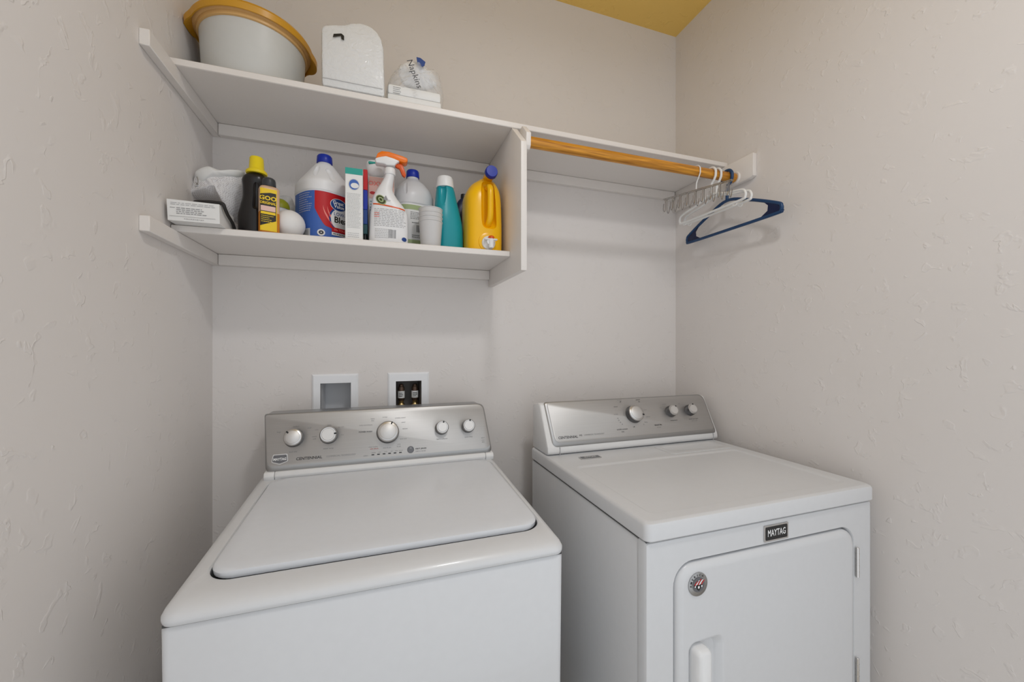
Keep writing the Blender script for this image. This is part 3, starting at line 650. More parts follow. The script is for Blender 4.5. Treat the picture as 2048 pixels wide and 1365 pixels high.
pts = [P(x, y, 1.27) for x, y in ((772, 205), (771, 190), (774, 160), (788, 133), (800, 126), (818, 121), (836, 116), (848, 122), (862, 138), (880, 145), (887, 165), (890, 185), (889, 208), (887, 217), (850, 214), (810, 209))]
bgm = pillow([(p.x, max(p.z, ZU + .002)) for p in pts], 1.315, .085, .006, 5).make('plastic_film', 'clear_film', BG)
fmp = lambda u, v, e=0: Vector((.113 + u, 1.226 + abs(v) * .15, ZU + .075 + v))
rim_ = [P(x, y, 1.25) for x, y in ((798, 132), (812, 123), (836, 119), (850, 128), (868, 146), (874, 168), (846, 176), (812, 168), (800, 152))]
pillow([(p.x, p.z) for p in rim_], 1.262, .018, .003, 9, 5).make('paper_insert', 'label_white', BG)
a = math.radians(-68)
text('Napkins', .026, lambda x, y: P(829, 148, 1.212) + Vector((x * math.cos(a) - y * math.sin(a), 0, x * math.sin(a) + y * math.cos(a))), 'ink', BG)
pb = [P(x, y, 1.236) for x, y in ((833, 114), (841, 116), (851, 124), (849, 131), (843, 134), (835, 128))]
G().prism([tuple(p) for p in pb], (0, .002, 0)).make('blue_label', 'label_navy', BG, 0)

# ================================================================== LOWER SHELF
ZL = 1.6385
def loftobj(secs, loc, rot, m, name, parent, n=40, sub=4):
    s_ = Surf(secs, loc, rot, n, sub); return s_, s_.g().make(name, m, parent)
# white carton at the left end
B = thing('small_carton', (-.445, 1.29, ZL), 'flat white carton with small printed text at the left shelf end', 'box')
bx = G().rings([[(-.494, 1.200, ZL), (-.385, 1.200, ZL), (-.385, 1.305, ZL), (-.494, 1.305, ZL)], [(-.496, 1.199, ZL + .052), (-.386, 1.199, ZL + .050), (-.386, 1.305, ZL + .050), (-.496, 1.305, ZL + .052)]]).make('carton', 'card_white', B, 0)
bm_ = plane_map((-.440, 1.1990, ZL + .026), (1, 0, 0), (0, 0, 1), .0006)
lines(-.048, .046, .012, .020, 2, bm_, 'ink_light', B, gap=.02, seed=2); lines(-.036, .032, -.010, .008, 4, bm_, 'ink_grey', B, gap=.35, seed=5); lines(-.049, -.039, .004, .008, 1, bm_, 'ink_grey', B, gap=0, seed=6)
g = G().add(*grid_patch(-.050, .046, -.0155, -.0148, bm_, 1, 1)); flat('printed_rule', g.v, g.f, 'ink_grey', B)
lines(-.020, .022, -.023, -.018, 1, bm_, 'ink_light', B, gap=0, seed=7)
# mesh laundry bag
LB = thing('laundry_bag', (-.42, 1.40, ZL), 'bunched white mesh laundry bag on top of the flat carton', 'bag')
pts = [P(x, y, 1.40) for x, y in ((377, 399), (380, 385), (386, 372), (392, 352), (405, 341), (420, 337), (440, 344), (462, 349), (490, 346), (500, 358), (500, 385), (492, 410), (484, 430), (473, 447), (462, 432), (452, 414), (440, 404), (415, 402))]
pillow([(p.x, p.z) for p in pts], 1.412, .072, .0025, 3, 12).make('mesh_body', 'mesh_cloth', LB)
pts = [P(x, y, 1.37) for x, y in ((392, 352), (404, 341), (420, 337), (440, 344), (462, 349), (490, 346), (480, 358), (455, 362), (430, 366), (404, 372))]
pillow([(p.x, p.z) for p in pts], 1.368, .034, .001, 8, 8).make('smooth_hem', 'card_white', LB)
g = G().tube(smooth_path([P(393, 353, 1.30), P(389, 358, 1.298), P(389, 366, 1.298), P(394, 369, 1.30), P(396, 362, 1.30)], 5, True), .0012, 6, True); g.tube(smooth_path([P(392, 366, 1.30), P(397, 371, 1.298), P(390, 373, 1.298)], 4), .0014, 6); g.make('drawcord_clasp', 'silver_dark', LB)
g = G(); pth = smooth_path([(-.462, 1.262, 1.699), (-.445, 1.222, 1.696), (-.419, 1.212, 1.696), (-.395, 1.212, 1.6965), (-.3815, 1.210, 1.694), (-.3785, 1.214, 1.684), (-.3785, 1.236, 1.673), (-.3785, 1.266, 1.664), (-.3800, 1.288, 1.655), (-.3802, 1.298, 1.6455)], 5)
g.tube(pth, .0042, 10); g.make('black_strap', 'strap_black', LB)
# black bottle, yellow cap
K = thing('black_bottle', (-.345, 1.322, ZL), 'black waisted bottle with a bright yellow cap', 'bottle')
s_, o = loftobj([(0, 0, 0, .031, .026, 2.6), (.004, 0, 0, .0335, .029, 2.8), (.055, 0, 0, .0335, .029, 2.8), (.085, .001, 0, .030, .027, 2.6), (.115, .003, 0, .0265, .025, 2.4), (.145, .004, 0, .0275, .025, 2.4), (.162, .006, 0, .031, .026, 2.3), (.174, .008, 0, .028, .024, 2.2), (.182, .009, 0, .020, .018, 2), (.188, .010, 0, .018, .018, 2)], (-.345, 1.322, ZL), 0, 'bottle_black', 'body', K)
carve(o, [Surf([(.075, .014, -.032, .004, .005, 2), (.085, .016, -.032, .010, .012, 2), (.14, .018, -.032, .011, .014, 2), (.156, .018, -.032, .006, .006, 2)], (-.345, 1.322, ZL), 0, 20).g()])
G().lathe((-.334, 1.322, ZL + .183), (.0, 0, 1), [(0, .026), (.003, .0275), (.008, .0265), (.013, .021), (.016, .019), (.046, .0175), (.049, .0155), (.049, .001)], 36).make('cap', 'yellow_cap', K)
# adhesive remover bottle
GG = thing('amber_bottle', (-.289, 1.262, ZL), 'small amber bottle with black and yellow label and dark cap', 'bottle')
GS = [(0, 0, 0, .022, .0135, 5), (.003, 0, 0, .0245, .0155, 6), (.122, 0, 0, .0245, .0155, 6), (.128, 0, 0, .021, .013, 4), (.131, 0, 0, .015, .012, 2)]
s_, o = loftobj(GS, (-.289, 1.262, ZL), .38, 'amber_clear', 'body', GG, 48, 1)
s2 = Surf([(0, 0, 0, .0222, .0137, 5), (.003, 0, 0, .0247, .0157, 6), (.056, 0, 0, .0247, .0157, 6)], (-.289, 1.262, ZL), .38, 48, 1); s2.g().make('liquid', 'amber', GG)
mp = s_.mp(.0008); mq = s_.mp(.0012); mr = s_.mp(.0015); gx = -.002
v, f = grid_patch(-.0215 + gx, .0185 + gx, .004, .120, mp, 12, 2); flat('label', v, f, 'label_yellow', GG)
v, f = band(-.0215 + gx, .0165 + gx, lambda u: .018 + (u + .02) * .45, lambda u: .104 + (u + .02) * .28 - max(0, u) * .3, mq, 10, 2); flat('label_panel', v, f, 'label_black', GG)
text('GOO', .0165, lambda x, y: mr(-.003 + gx + x, .093 + y), 'label_yellow', GG, bold=.0006, sx=1.05); text('ORIGINAL', .0098, lambda x, y: mr(-.003 + gx + x, .080 + y), 'label_yellow', GG, bold=.0003, sx=.85)
v, f = grid_patch(-.020 + gx, .015 + gx, .058, .072, mr, 6, 1); flat('label_photo', v, f, 'label_peach', GG); v, f = grid_patch(-.020 + gx, .015 + gx, .049, .056, mr, 6, 1); flat('label_photo', v, f, 'label_yellow', GG)
lines(-.019 + gx, .014 + gx, .026, .047, 4, mr, 'label_yellow', GG, seed=3, gap=.4, h=.3)
G().lathe((-.289, 1.262, ZL + .130), (0, 0, 1), [(0, .0165), (.002, .0172), (.016, .0165), (.021, .0150), (.024, .011), (.024, .001)], 30).make('cap', 'charcoal', GG)
# white ball
tag(G().ellip((-.247, 1.304, ZL + .0415), .0425, .0425, .0415, 36, 20).make('dryer_ball', 'ball_white'), 'round white dryer ball beside the amber bottle', 'ball')
# small container with olive dome behind, and a crumpled clear bag
OC = thing('capped_container', (-.292, 1.40, ZL), 'pale container with olive green domed lid behind the white ball', 'container')
G().lathe((-.292, 1.40, ZL), (0, 0, 1), [(0, .026), (.003, .028), (.10, .028), (.118, .026), (.118, .001)], 28).make('body', 'jug_translucent', OC)
G().lathe((-.292, 1.40, ZL + .112), (0, 0, 1), [(0, .0285), (.010, .0285), (.022, .024), (.030, .015), (.033, .001)], 28).make('lid', 'olive', OC)
CB = pillow([(-.345, ZL + .002), (-.350, ZL + .08), (-.335, ZL + .165), (-.300, ZL + .176), (-.268, ZL + .170), (-.252, ZL + .10), (-.250, ZL + .05), (-.255, ZL + .002)], 1.462, .028, .005, 11, 8).make('crumpled_bag', 'milky_film')
tag(CB, 'crumpled clear plastic bag against the wall behind the green lid', 'bag')
# gallon jugs
def jug(name, loc, rot, secs, m, label, hrot, slot, capr, capz, neckr):
    t = thing(name, loc, label, 'jug'); s_ = Surf(secs, loc, rot, 56, 4); o = s_.g().make('body', m, t)
    carve(o, [G().tube(smooth_path([P(*q) for q in c], 3), [rad * .6] + [rad] * (3 * (len(c) - 1) - 1) + [rad * .6], 16) for c, rad in slot])
    G().lathe((loc[0], loc[1], loc[2] + capz), (0, 0, 1), [(0, capr), (.002, capr + .001), (.022, capr), (.026, capr - .003), (.026, .001)], 36).make('cap', 'cap_blue', t)
    return t, s_
JL = (-.163, 1.392, ZL)
J1, s_ = jug('bleach_jug', JL, .62, [(0, 0, 0, .066, .066, 2.8), (.006, 0, 0, .075, .075, 2.9), (.155, 0, 0, .0765, .0765, 2.9), (.160, 0, 0, .0785, .0785, 2.8), (.185, 0, 0, .0785, .0785, 2.6), (.200, 0, 0, .072, .072, 2.4), (.230, 0, 0, .050, .050, 2.2), (.258, 0, 0, .030, .030, 2), (.266, 0, 0, .0205, .0205, 2), (.274, 0, 0, .0195, .0195, 2)],
      'jug_white', 'large white jug with blue cap and red and blue label', .42, [(((633, 358, 1.322), (632, 345, 1.334), (636, 328, 1.352)), .0078), (((668, 362, 1.316), (662, 348, 1.332), (655, 336, 1.346)), .010)], .0225, .268, .02)
mp = s_.mp(.0006); mq = s_.mp(.0010); mr = s_.mp(.0014); ms = s_.mp(.0018)
v, f = grid_patch(-.17, .10, .008, .153, mp, 60, 2); flat('label', v, f, 'label_blue', J1)
v, f = band(-.068, .085, lambda u: .050 + .050 * max(0, min(1, (-.038 - u) / .03)) ** 1.3 - max(0, u + .038) * .25, lambda u: .1525, mq, 40, 3); flat('label_panel', v, f, 'label_red', J1)
for d in (0, .012):
    v, f = band(0, 1, lambda t: 0, lambda t: 1, lambda t, k: mr(-.045 + d + .035 * t * t + k * .004 * (1 - abs(2 * t - 1)), .108 - .058 * t + .003 * k), 10, 1); flat('label_swoosh', v, f, 'label_pink', J1)
v, f = disc(.012, .078, .040, .038, mr, 36, 4); flat('label_disc', v, f, 'label_navy', J1); v, f = disc(.014, .077, .037, .035, ms, 36, 4); flat('label_disc', v, f, 'label_white', J1)
mt = s_.mp(.0022); mu = s_.mp(.0026)
v, f = disc(.002, .121, .027, .019, mt, 30, 3); flat('label_oval', v, f, 'label_white', J1); v, f = disc(.002, .121, .0255, .0175, mu, 30, 3); flat('label_oval', v, f, 'label_navy', J1)
mv_ = s_.mp(.0031)
text('Great', .0150, lambda x, y: mv_(.000 + x, .1265 + y), 'white_ink', J1, bold=.0003); text('Value', .0150, lambda x, y: mv_(.003 + x, .1155 + y), 'white_ink', J1, bold=.0003)
text('LOW-SPLASH', .0145, lambda x, y: mt(-.014 + x, .092 + y), 'label_navy', J1, align='LEFT', bold=.0001); text('Bleach', .0260, lambda x, y: mt(-.013 + x, .074 + y), 'label_black', J1, align='LEFT', bold=.0006)
v, f = grid_patch(-.020, .062, .036, .050, mt, 20, 1); flat('label_banner', v, f, 'label_red', J1); text('10x TOUGHER', .0090, lambda x, y: mu(-.014 + x, .043 + y), 'label_pink', J1, align='LEFT', bold=.0002)
v, f = grid_patch(-.020, .062, .026, .035, mt, 20, 1); flat('label_banner', v, f, 'label_white', J1); lines(-.016, .055, .027, .034, 1, mu, 'ink', J1, gap=0, seed=8)
lines(-.135, -.076, .090, .150, 9, mq, 'label_grey', J1, seed=12, gap=.3, h=.25); v, f = grid_patch(-.112, -.082, .012, .040, mq, 6, 1); flat('label_patch', v, f, 'label_grey', J1); barcode(-.109, -.088, .016, .037, mr, 'ink_grey', J1)
v, f = disc(-.050, .028, .011, .010, mr, 20, 2); flat('label_seal', v, f, 'label_white', J1); v, f = disc(-.050, .028, .007, .006, ms, 16, 1, .3); flat('label_seal', v, f, 'ink', J1); text('64 FL OZ', .0065, lambda x, y: mr(-.005 + x, .016 + y), 'white_ink', J1)
JL2 = (.114, 1.418, ZL)
J2, s_ = jug('vinegar_jug', JL2, .25, [(0, 0, 0, .056, .056, 2.8), (.006, 0, 0, .064, .064, 3), (.160, 0, 0, .065, .065, 3), (.166, 0, 0, .067, .067, 2.8), (.196, 0, 0, .0665, .0665, 2.6), (.222, 0, 0, .058, .058, 2.3), (.246, 0, 0, .040, .040, 2.1), (.258, 0, 0, .026, .026, 2), (.266, 0, 0, .020, .020, 2), (.274, 0, 0, .0195, .0195, 2)],
      'jug_translucent', 'translucent grey jug with blue cap and pale green label', .42, [(((812, 388, 1.353), (811, 372, 1.362), (812, 354, 1.384)), .0062)], .0215, .270, .02)
mp = s_.mp(.0006); mq = s_.mp(.0010); mr = s_.mp(.0014)
v, f = grid_patch(-.09, .052, .010, .160, mp, 40, 2); flat('label', v, f, 'label_white', J2); v, f = grid_patch(-.09, .042, .140, .156, mq, 40, 1); flat('label_stripe', v, f, 'label_green', J2); v, f = grid_patch(.032, .042, .100, .141, mq, 4, 1); flat('label_stripe', v, f, 'label_green', J2)
v, f = grid_patch(-.09, .045, .028, .040, mq, 40, 1); flat('label_stripe', v, f, 'label_green', J2); lines(-.030, .028, .108, .134, 5, mq, 'ink_grey', J2, gap=.2, seed=2, h=.5); barcode(-.010, .022, .066, .090, mq, 'ink', J2, 9)
lines(-.025, .010, .094, .100, 1, mq, 'ink', J2, gap=0, seed=3); lines(-.025, .008, .046, .058, 2, mq, 'ink', J2, seed=5)
# upright carton with teal top
TB = thing('tall_carton', (-.067, 1.285, ZL), 'tall narrow white carton with teal top band and round picture', 'box')
G().box(-.092, -.044, 1.254, 1.310, ZL, ZL + .212, .0012, 1).make('carton', 'card_white', TB, 0)
tm = plane_map((-.068, 1.254, ZL), (1, 0, 0), (0, 0, 1), .0004)
v, f = grid_patch(-.024, .024, .193, .2115, tm, 1, 1); flat('teal_band', v, f, 'teal_label', TB); v, f = disc(0, .163, .0155, .017, tm, 28, 1); flat('picture', v, f, 'label_grey', TB)
tm2 = lambda u, v: tm(u, v, .0002); v, f = disc(0, .163, .0135, .015, tm2, 28, 1); flat('picture', v, f, 'label_blue', TB); tm3 = lambda u, v: tm(u, v, .0004); v, f = disc(.002, .160, .011, .008, tm3, 20, 1); flat('picture', v, f, 'label_white', TB)
lines(-.019, .019, .034, .138, 24, tm, 'ink_light', TB, gap=.15, seed=21, h=.3); lines(-.017, .018, .006, .022, 3, tm, 'ink_light', TB, gap=.1, seed=22, h=.3)
# red to blue pouch on edge
RP = thing('striped_pouch', (-.037, 1.33, ZL), 'thin pouch on edge, red above and dark blue below', 'pouch')
for (z0, z1, m_) in ((.165, .228, 'label_red'), (.105, .165, 'cap_blue'), (.06, .105, 'label_navy'), (.030, .060, 'teal_dark')):
    G().box(-.0435, -.0315, 1.29, 1.385, ZL + z0, ZL + z1 - .0003, .001, 1).make('band', m_, RP, 0)
G().box(-.0395, -.0355, 1.295, 1.380, ZL, ZL + .030).make('stem', 'black', RP, 0)
# pink and white carton behind
PC = thing('printed_carton', (.000, 1.375, ZL), 'white carton with red print half hidden behind the spray bottle', 'box')
G().box(-.029, .050, 1.345, 1.398, ZL, ZL + .232, .0012, 1).make('carton', 'card_white', PC, 0)
tm = plane_map((-.029, 1.345, ZL), (1, 0, 0), (0, 0, 1), .0004)
v, f = grid_patch(.001, .078, .16, .230, tm, 1, 1); flat('print_panel', v, f, 'label_peach', PC); text('OXY', .020, lambda x, y: tm(.020 + x, .208 + y, .0003), 'label_pink', PC, bold=.0004)
v, f = disc(.012, .178, .009, .005, lambda u, v: tm(u, v, .0003), 16, 1); flat('print_oval', v, f, 'label_red', PC); lines(.004, .026, .08, .155, 8, tm, 'teal_label', PC, seed=31, h=.3); lines(.004, .026, .01, .07, 6, tm, 'ink_light', PC, seed=32, h=.3)
# white scoop cup on the carton
SCP = thing('dosing_cup', (-.010, 1.372, ZL + .232), 'white dosing scoop with a teal inset on top of the printed carton', 'cup')
g = G().ellip((-.008, 1.370, ZL + .268), .030, .026, .0345, 30, 14, lambda p: Vector((p.x - max(0, p.z - ZL - .268) * .15, p.y, min(p.z, ZL + .286)))); g.make('cup', 'plastic_white', SCP)
G().box(-.030, .004, 1.3435, 1.352, ZL + .271, ZL + .279, .002, 1).make('teal_inset', 'teal_label', SCP)
# spray bottle
SP = thing('spray_bottle', (.031, 1.292, ZL), 'white spray bottle with an orange trigger head', 'spray bottle')
def xs2(l, r, z, ry, e=2.6): return (z, (l + r) / 2 - .031, 0, (r - l) / 2, ry, e)
SS = [xs2(-.023, .085, 0, .026), xs2(-.027, .089, .006, .030, 3), xs2(-.024, .089, .085, .030, 3), xs2(-.022, .086, .104, .029, 2.8), xs2(-.020, .074, .124, .027), xs2(-.016, .056, .146, .025, 2.3), xs2(-.005, .043, .170, .021, 2.1), xs2(.008, .044, .192, .016, 2), xs2(.018, .047, .212, .0145, 2), xs2(.020, .048, .226, .0140, 2)]
s_, o = loftobj(SS, (.031, 1.292, ZL), 0, 'jug_white', 'body', SP, 48)
sm_ = plane_map((.031, 1.292 - .0300, ZL), (1, 0, 0), (0, 0, 1), .0006)
smp = s_.mp(.0006); smq = s_.mp(.0010)
v, f = grid_patch(-.046, .050, .112, .1165, lambda u, z: smp(u, z - u * .12), 10, 1); flat('label_rule', v, f, 'orange_dark', SP)
lines(-.045, .052, .050, .106, 11, smp, 'ink_light', SP, gap=.12, seed=41, h=.42); lines(-.045, -.030, .076, .094, 3, smq, 'label_pink', SP, gap=0, seed=42); lines(-.042, .008, .014, .044, 6, smp, 'ink_light', SP, seed=43); lines(-.002, .014, .128, .134, 2, smp, 'ink_grey', SP, seed=44)
barcode(-.002, .020, .016, .042, smp, 'ink_grey', SP, 5); v, f = disc(.046, .016, .0085, .0065, smp, 20, 2); flat('logo_oval', v, f, 'label_navy', SP)
v, f = disc(-.017, .132, .0150, .0155, smp, 28, 2); flat('label_seal', v, f, 'label_green', SP); v, f = disc(-.017, .132, .0125, .0130, smq, 28, 2); flat('label_seal', v, f, 'olive_dark', SP)
sms = s_.mp(.0014); v, f = disc(-.017, .132, .0075, .008, sms, 20, 1, .55); flat('label_seal', v, f, 'label_green', SP); flat('label_leaf', [sms(-.010, .134), sms(.002, .146), sms(.004, .134), sms(-.004, .130)], [[0, 1, 2, 3]], 'ink_grey', SP)
G().lathe((.0345, 1.292, ZL + .220), (0, 0, 1), [(0, .0165), (.004, .0172), (.016, .0165), (.020, .015)], 30).make('collar', 'plastic_white', SP)
def px_prism(pp, Y, th, bev): return G().prism([tuple(P(x, y, Y) + Vector((0, -th / 2, 0))) for x, y in pp], (0, th, 0), bev)
px_prism([(773, 334), (768, 331), (752, 329), (750, 322), (756, 315), (768, 311), (790, 316), (800, 326), (792, 331), (789, 335)], 1.292, .030, .003).make('sprayer_head', 'plastic_white', SP)
px_prism([(751.5, 321), (755, 311), (763.6, 306.5), (777.5, 308), (805, 317), (814, 321), (815, 327), (810, 330), (800, 327.5), (786, 321.5), (772, 317), (761, 318.5)], 1.292, .033, .0025).make('sprayer_shroud', 'orange', SP)
px_prism([(790, 330), (802.6, 328), (807, 336), (812, 351.5), (809.5, 356), (804, 351.5), (799, 339), (791, 335)], 1.292, .012, .0015).make('trigger', 'orange_dark', SP)
# stacked cups
for i in range(4):
    c_ = thing('plastic_cup', (.160, 1.288, ZL + i * .0135), ['bottom', 'second lowest', 'third', 'topmost'][i] + ' frosted plastic cup of the upturned stack by the teal bottle', 'cup', 'stack of frosted cups') if False else None
    z = ZL + i * .0135
    prof = [(0, .0385 - i * .0), (.0012, .0385), (.080, .0335), (.0835, .0315), (.0835, .001)] if False else None
    # rims upward, nested: every cup stands in the one below
    g = G().lathe((.160, 1.292, z), (0, 0, 1), [(0, .001), (0, .0300), (.003, .0315), (.082, .0372), (.083, .0388), (.085, .0388), (.085, .0366), (.080, .0362), (.004, .0306), (.002, .001)], 40)
    tag(g.make('plastic_cup', 'cup_clear'), 'frosted plastic cup, ' + ['lowest', 'second from the bottom', 'third from the bottom', 'topmost'][i] + ' of the nested stack', 'cup', 'nested stack of frosted cups')
# teal bottle
TL = thing('teal_bottle', (.222, 1.348, ZL), 'smooth teal bottle with a white cap', 'bottle')
s_, o = loftobj([(0, .008, 0, .043, .034, 2.6), (.004, .008, 0, .046, .037, 2.8), (.08, .006, 0, .0465, .037, 2.7), (.115, .002, 0, .0455, .036, 2.6), (.150, -.001, 0, .041, .033, 2.4), (.185, -.004, 0, .035, .030, 2.3), (.215, -.006, 0, .030, .027, 2.2), (.236, -.008, 0, .022, .022, 2)], (.222, 1.348, ZL), .15, 'teal', 'body', TL, 48)
carve(o, [Surf([(.150, -.030, -.036, .006, .004, 2), (.165, -.028, -.036, .014, .012, 2), (.200, -.025, -.032, .015, .018, 2), (.232, -.024, -.026, .013, .014, 2)], (.222, 1.348, ZL), .15, 20).g()])
G().lathe((.215, 1.348, ZL + .222), (0, 0, 1), [(0, .0300), (.003, .0305), (.030, .0268), (.036, .024), (.038, .018), (.038, .001)], 40).make('cap', 'plastic_white', TL)
# dark container behind the yellow jug
DC = thing('dark_container', (.285, 1.455, ZL), 'dark navy container half hidden behind the yellow jug', 'container')
s_, o = loftobj([(0, 0, 0, .030, .018, 3), (.004, 0, 0, .033, .021, 3), (.17, 0, 0, .033, .021, 3), (.215, .003, 0, .024, .017, 2.5), (.235, .006, 0, .012, .011, 2)], (.297, 1.455, ZL), 0, 'blue_deep', 'body', DC, 32)
G().lathe((.303, 1.455, ZL + .232), (0, 0, 1), [(0, .013), (.018, .012), (.020, .001)], 20).make('cap', 'black', DC)
# yellow detergent jug
YJ = thing('detergent_jug', (.338, 1.335, ZL), 'yellow detergent dispenser with blue cap and white spigot', 'jug')
YS = [(0, .002, 0, .060, .066, 3.6), (.005, .002, 0, .0625, .069, 3.6), (.080, .002, 0, .0630, .070, 3.6), (.150, .001, 0, .0630, .069, 3.4), (.190, .001, 0, .0615, .066, 3.2), (.215, .004, 0, .055, .060, 3), (.235, .008, .004, .046, .050, 2.8), (.250, .014, .008, .034, .040, 2.6), (.262, .017, .010, .022, .028, 2.4)]
s_, o = loftobj(YS, (.338, 1.335, ZL), .0, 'jug_yellow', 'body', YJ, 56)
carve(o, [Surf([(.075, .012, -.075, .012, .010, 3), (.085, .012, -.075, .024, .022, 3), (.115, .010, -.072, .026, .036, 3), (.200, .008, -.070, .024, .036, 3), (.235, .012, -.06, .020, .032, 3), (.245, .012, -.055, .010, .010, 3)], (.338, 1.335, ZL), 0, 24).g()])
hp = smooth_path([(.352, 1.300, ZL + .222), (.353, 1.277, ZL + .219), (.353, 1.2665, ZL + .200), (.353, 1.2655, ZL + .150), (.352, 1.2665, ZL + .115), (.349, 1.278, ZL + .096), (.345, 1.300, ZL + .082)], 6)
G().tube(hp, .0105, 14, flat=(.85, 1.0)).make('handle', 'jug_yellow', YJ)
g = G().lathe((.357, 1.325, ZL + .262), (0, -1, .06), [(0, .016), (.040, .017), (.043, .0195), (.046, .0195)], 30); g.make('neck', 'jug_yellow', YJ)
G().lathe((.357, 1.279, ZL + .265), (0, -1, .06), [(0, .0200), (.002, .0212), (.016, .0205), (.019, .0185), (.0192, .001)], 36).make('cap', 'cap_blue', YJ)
G().lathe((.344, 1.268, ZL + .030), (0, -1, 0), [(0, .032), (.004, .031), (.006, .024)], 36).make('spigot_boss', 'jug_yellow', YJ)
spg = G().lathe((.345, 1.263, ZL + .0265), (0, -1, 0), [(0, .023), (.006, .022), (.008, .018), (.016, .011), (.022, .010)], 32); spg.cyl((.349, 1.244, ZL + .006), (.349, 1.244, ZL + .036), .0085, .0095, 20, .001); spg.box(.326, .370, 1.238, 1.250, ZL + .031, ZL + .037, .002, 1)
sg = spg.make('spigot', 'plastic_white', YJ)
G().lathe((.350, 1.246, ZL + .037), (0, 0, 1), [(0, .0105), (.006, .0100), (.009, .007), (.009, .001)], 20).make('push_button', 'orange_dark', sg)['label'] = 'orange-red push button'

# ================================================================== HANGERS
def hook(x, r, x2, yc, zc, zdrop, wr, n=8, dy=0):
    """wire hook over the rod: closed top arc, free end in front of the camera side, stem down to zdrop"""
    R_ = ROD_R + wr + .0008; pts = []
    for k in range(13):
        a = math.radians(-20 + 210 * k / 12); pts.append((x, ROD_Y + R_ * math.cos(a) * -1, ROD_Z + R_ * math.sin(a)))
    return pts
def hanger(name, x, span0, span1, zs_, ze, wr, m, label, group, wedge=None, nubs=False, yaw=0, stem_m=None):
    t = thing(name, (x, ROD_Y, ROD_Z + ROD_R), label, 'hanger', group)
    R_ = ROD_R + wr + .0006
    def rt(p): 
        c, q = math.cos(yaw), math.sin(yaw); dx, dy = p[0] - x, p[1] - ROD_Y; return Vector((x + dx * c - dy * q, ROD_Y + dx * q + dy * c, p[2]))
    hk = [(x, ROD_Y + R_ * math.cos(math.radians(a)), ROD_Z + R_ * math.sin(math.radians(a))) for a in range(-35, 191, 15)]
    hk += [(x, ROD_Y - R_ * .95, ROD_Z - .014), (x, ROD_Y - R_ * .6, ROD_Z - .028), (x, ROD_Y - R_ * .12, ROD_Z - .040), (x, ROD_Y, zs_)]
    hk = smooth_path([rt(p) for p in hk], 3)
    G().tube(hk, wr, 10).make('hook', stem_m or m, t)
    y0, y1 = ROD_Y - span0, ROD_Y + span1
    d = .012
    path = [(x, ROD_Y, zs_), (x, ROD_Y - span0 * .45, zs_ - (zs_ - ze) * .28), (x, y0 + .018, ze + .034), (x, y0 + .003, ze + .020), (x, y0 + .004, ze + .006), (x, y0 + .02, ze), (x, ROD_Y, ze - .001), (x, y1 - .02, ze), (x, y1 - .004, ze + .006), (x, y1 - .003, ze + .020), (x, y1 - .018, ze + .034), (x, ROD_Y + span1 * .45, zs_ - (zs_ - ze) * .28)]
    G().tube(smooth_path([rt(p) for p in path], 6, True), wr, 10, True).make('frame', m, t)
    if wedge:
        for ys, sg_ in ((y0, 1), (y1, -1)):
            q = [(x - wr * .4, ys + sg_ * .010, ze + .002), (x - wr * .4, ys + sg_ * .004, ze + .014), (x - wr * .4, ys + sg_ * .018, ze + .034), (x - wr * .4, ys + sg_ * .066, ze + .052), (x - wr * .4, ys + sg_ * .050, ze + .036), (x - wr * .4, ys + sg_ * .052, ze + .018), (x - wr * .4, ys + sg_ * .080, ze + .002)]
            g = G().prism([tuple(rt(p)) for p in (q if sg_ > 0 else q[::-1])], (wr * .8, 0, 0)); g.make('end_web', wedge, t)
    if nubs:
        for yy in (y0 + .045, y1 - .030):
            G().tube([rt((x, yy + .008 * math.cos(a_), ze - .006 + .006 * math.sin(a_))) for a_ in [2 * math.pi * k / 10 for k in range(10)]], .0016, 6, True).make('strap_loop', m, t)
    return t
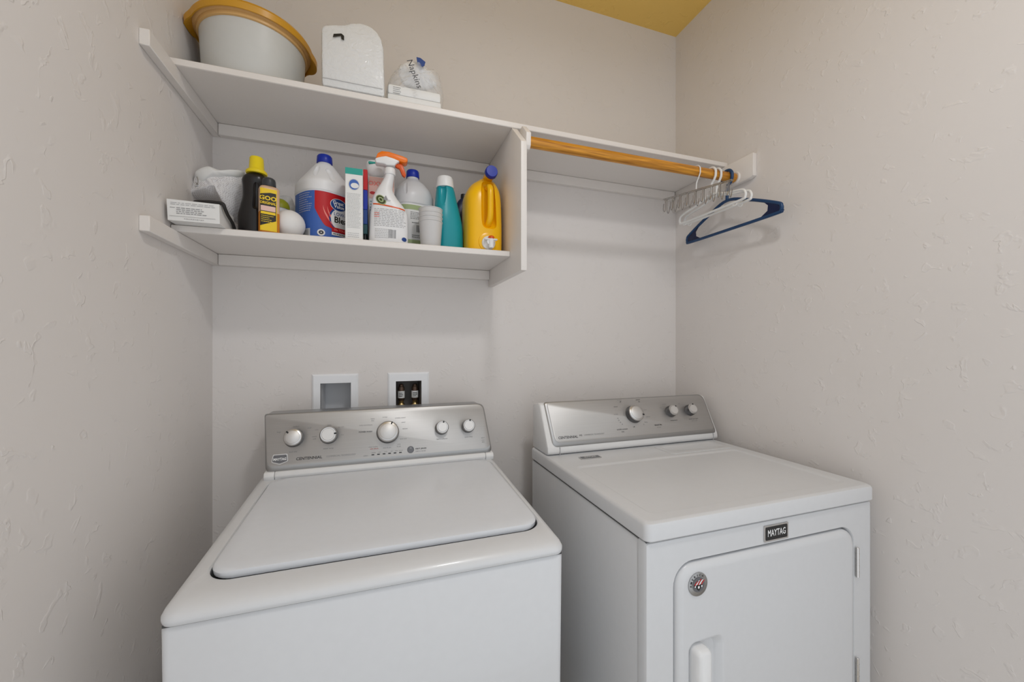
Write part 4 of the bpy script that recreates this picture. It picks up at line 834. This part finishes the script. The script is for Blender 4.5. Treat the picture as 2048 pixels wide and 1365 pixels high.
hanger('clothes_hanger', 1.264, .222, .212, 1.880, 1.768, .0058, 'blue_plastic', 'large blue plastic hanger at the right end of the rod', None, wedge='blue_deep', yaw=-.02)
hanger('clothes_hanger', 1.186, .150, .165, 1.893, 1.829, .0044, 'hanger_white', 'small white plastic hanger nearer the wire rack hanger', 'small white hangers', nubs=True, yaw=0)
hanger('clothes_hanger', 1.212, .150, .165, 1.893, 1.829, .0044, 'hanger_white', 'small white plastic hanger nearer the blue hanger', 'small white hangers', nubs=True, yaw=0)
# wire rack hanger
RK = thing('tie_rack_hanger', (1.118, ROD_Y, ROD_Z + ROD_R), 'chrome wire tie rack with many loops hanging from the rod', 'hanger')
R_ = ROD_R + .0028; hx = 1.116
hk = [(hx, ROD_Y + R_ * math.cos(math.radians(a)), ROD_Z + R_ * math.sin(math.radians(a))) for a in range(-35, 191, 15)] + [(hx, ROD_Y - R_ * .95, ROD_Z - .014), (hx, ROD_Y - R_ * .5, ROD_Z - .030), (hx, ROD_Y - R_ * .1, ROD_Z - .044), (hx, ROD_Y, 1.902)]
G().tube(smooth_path(hk, 3), .0022, 8).make('hook', 'hanger_white', RK)
A0 = Vector((1.069, 1.285, 1.901)); A1 = Vector((1.160, 1.050, 1.899)); dr = (A1 - A0); Ln = dr.length; dn = dr.normalized(); sd = dn.cross(Vector((0, 0, 1))).normalized()
g = G()
for s__ in (-.006, .006): g.tube([A0 + sd * s__, A1 + sd * s__], .0019, 8)
g.tube([A0 - sd * .006, A0 + sd * .006], .0014, 8); g.tube([A1 - sd * .006, A1 + sd * .006], .0014, 8); g.make('rail', 'wire_steel', RK)
for k in range(9):
    c = A0 + dn * (Ln * (k + .3) / 8.7)
    for sg_ in (-1, 1):
        b = c + sd * (.006 * sg_)
        pth = smooth_path([b, b + Vector((0, 0, -.030)), b + Vector((0, 0, -.046)) + sd * sg_ * .002, b + Vector((0, 0, -.053)) + sd * sg_ * .008, b + Vector((0, 0, -.046)) + sd * sg_ * .015, b + Vector((0, 0, -.024)) + sd * sg_ * .017 + dn * .003], 4)
        G().tube(pth, .0015, 6).make('tie_loop', 'wire_steel', RK)
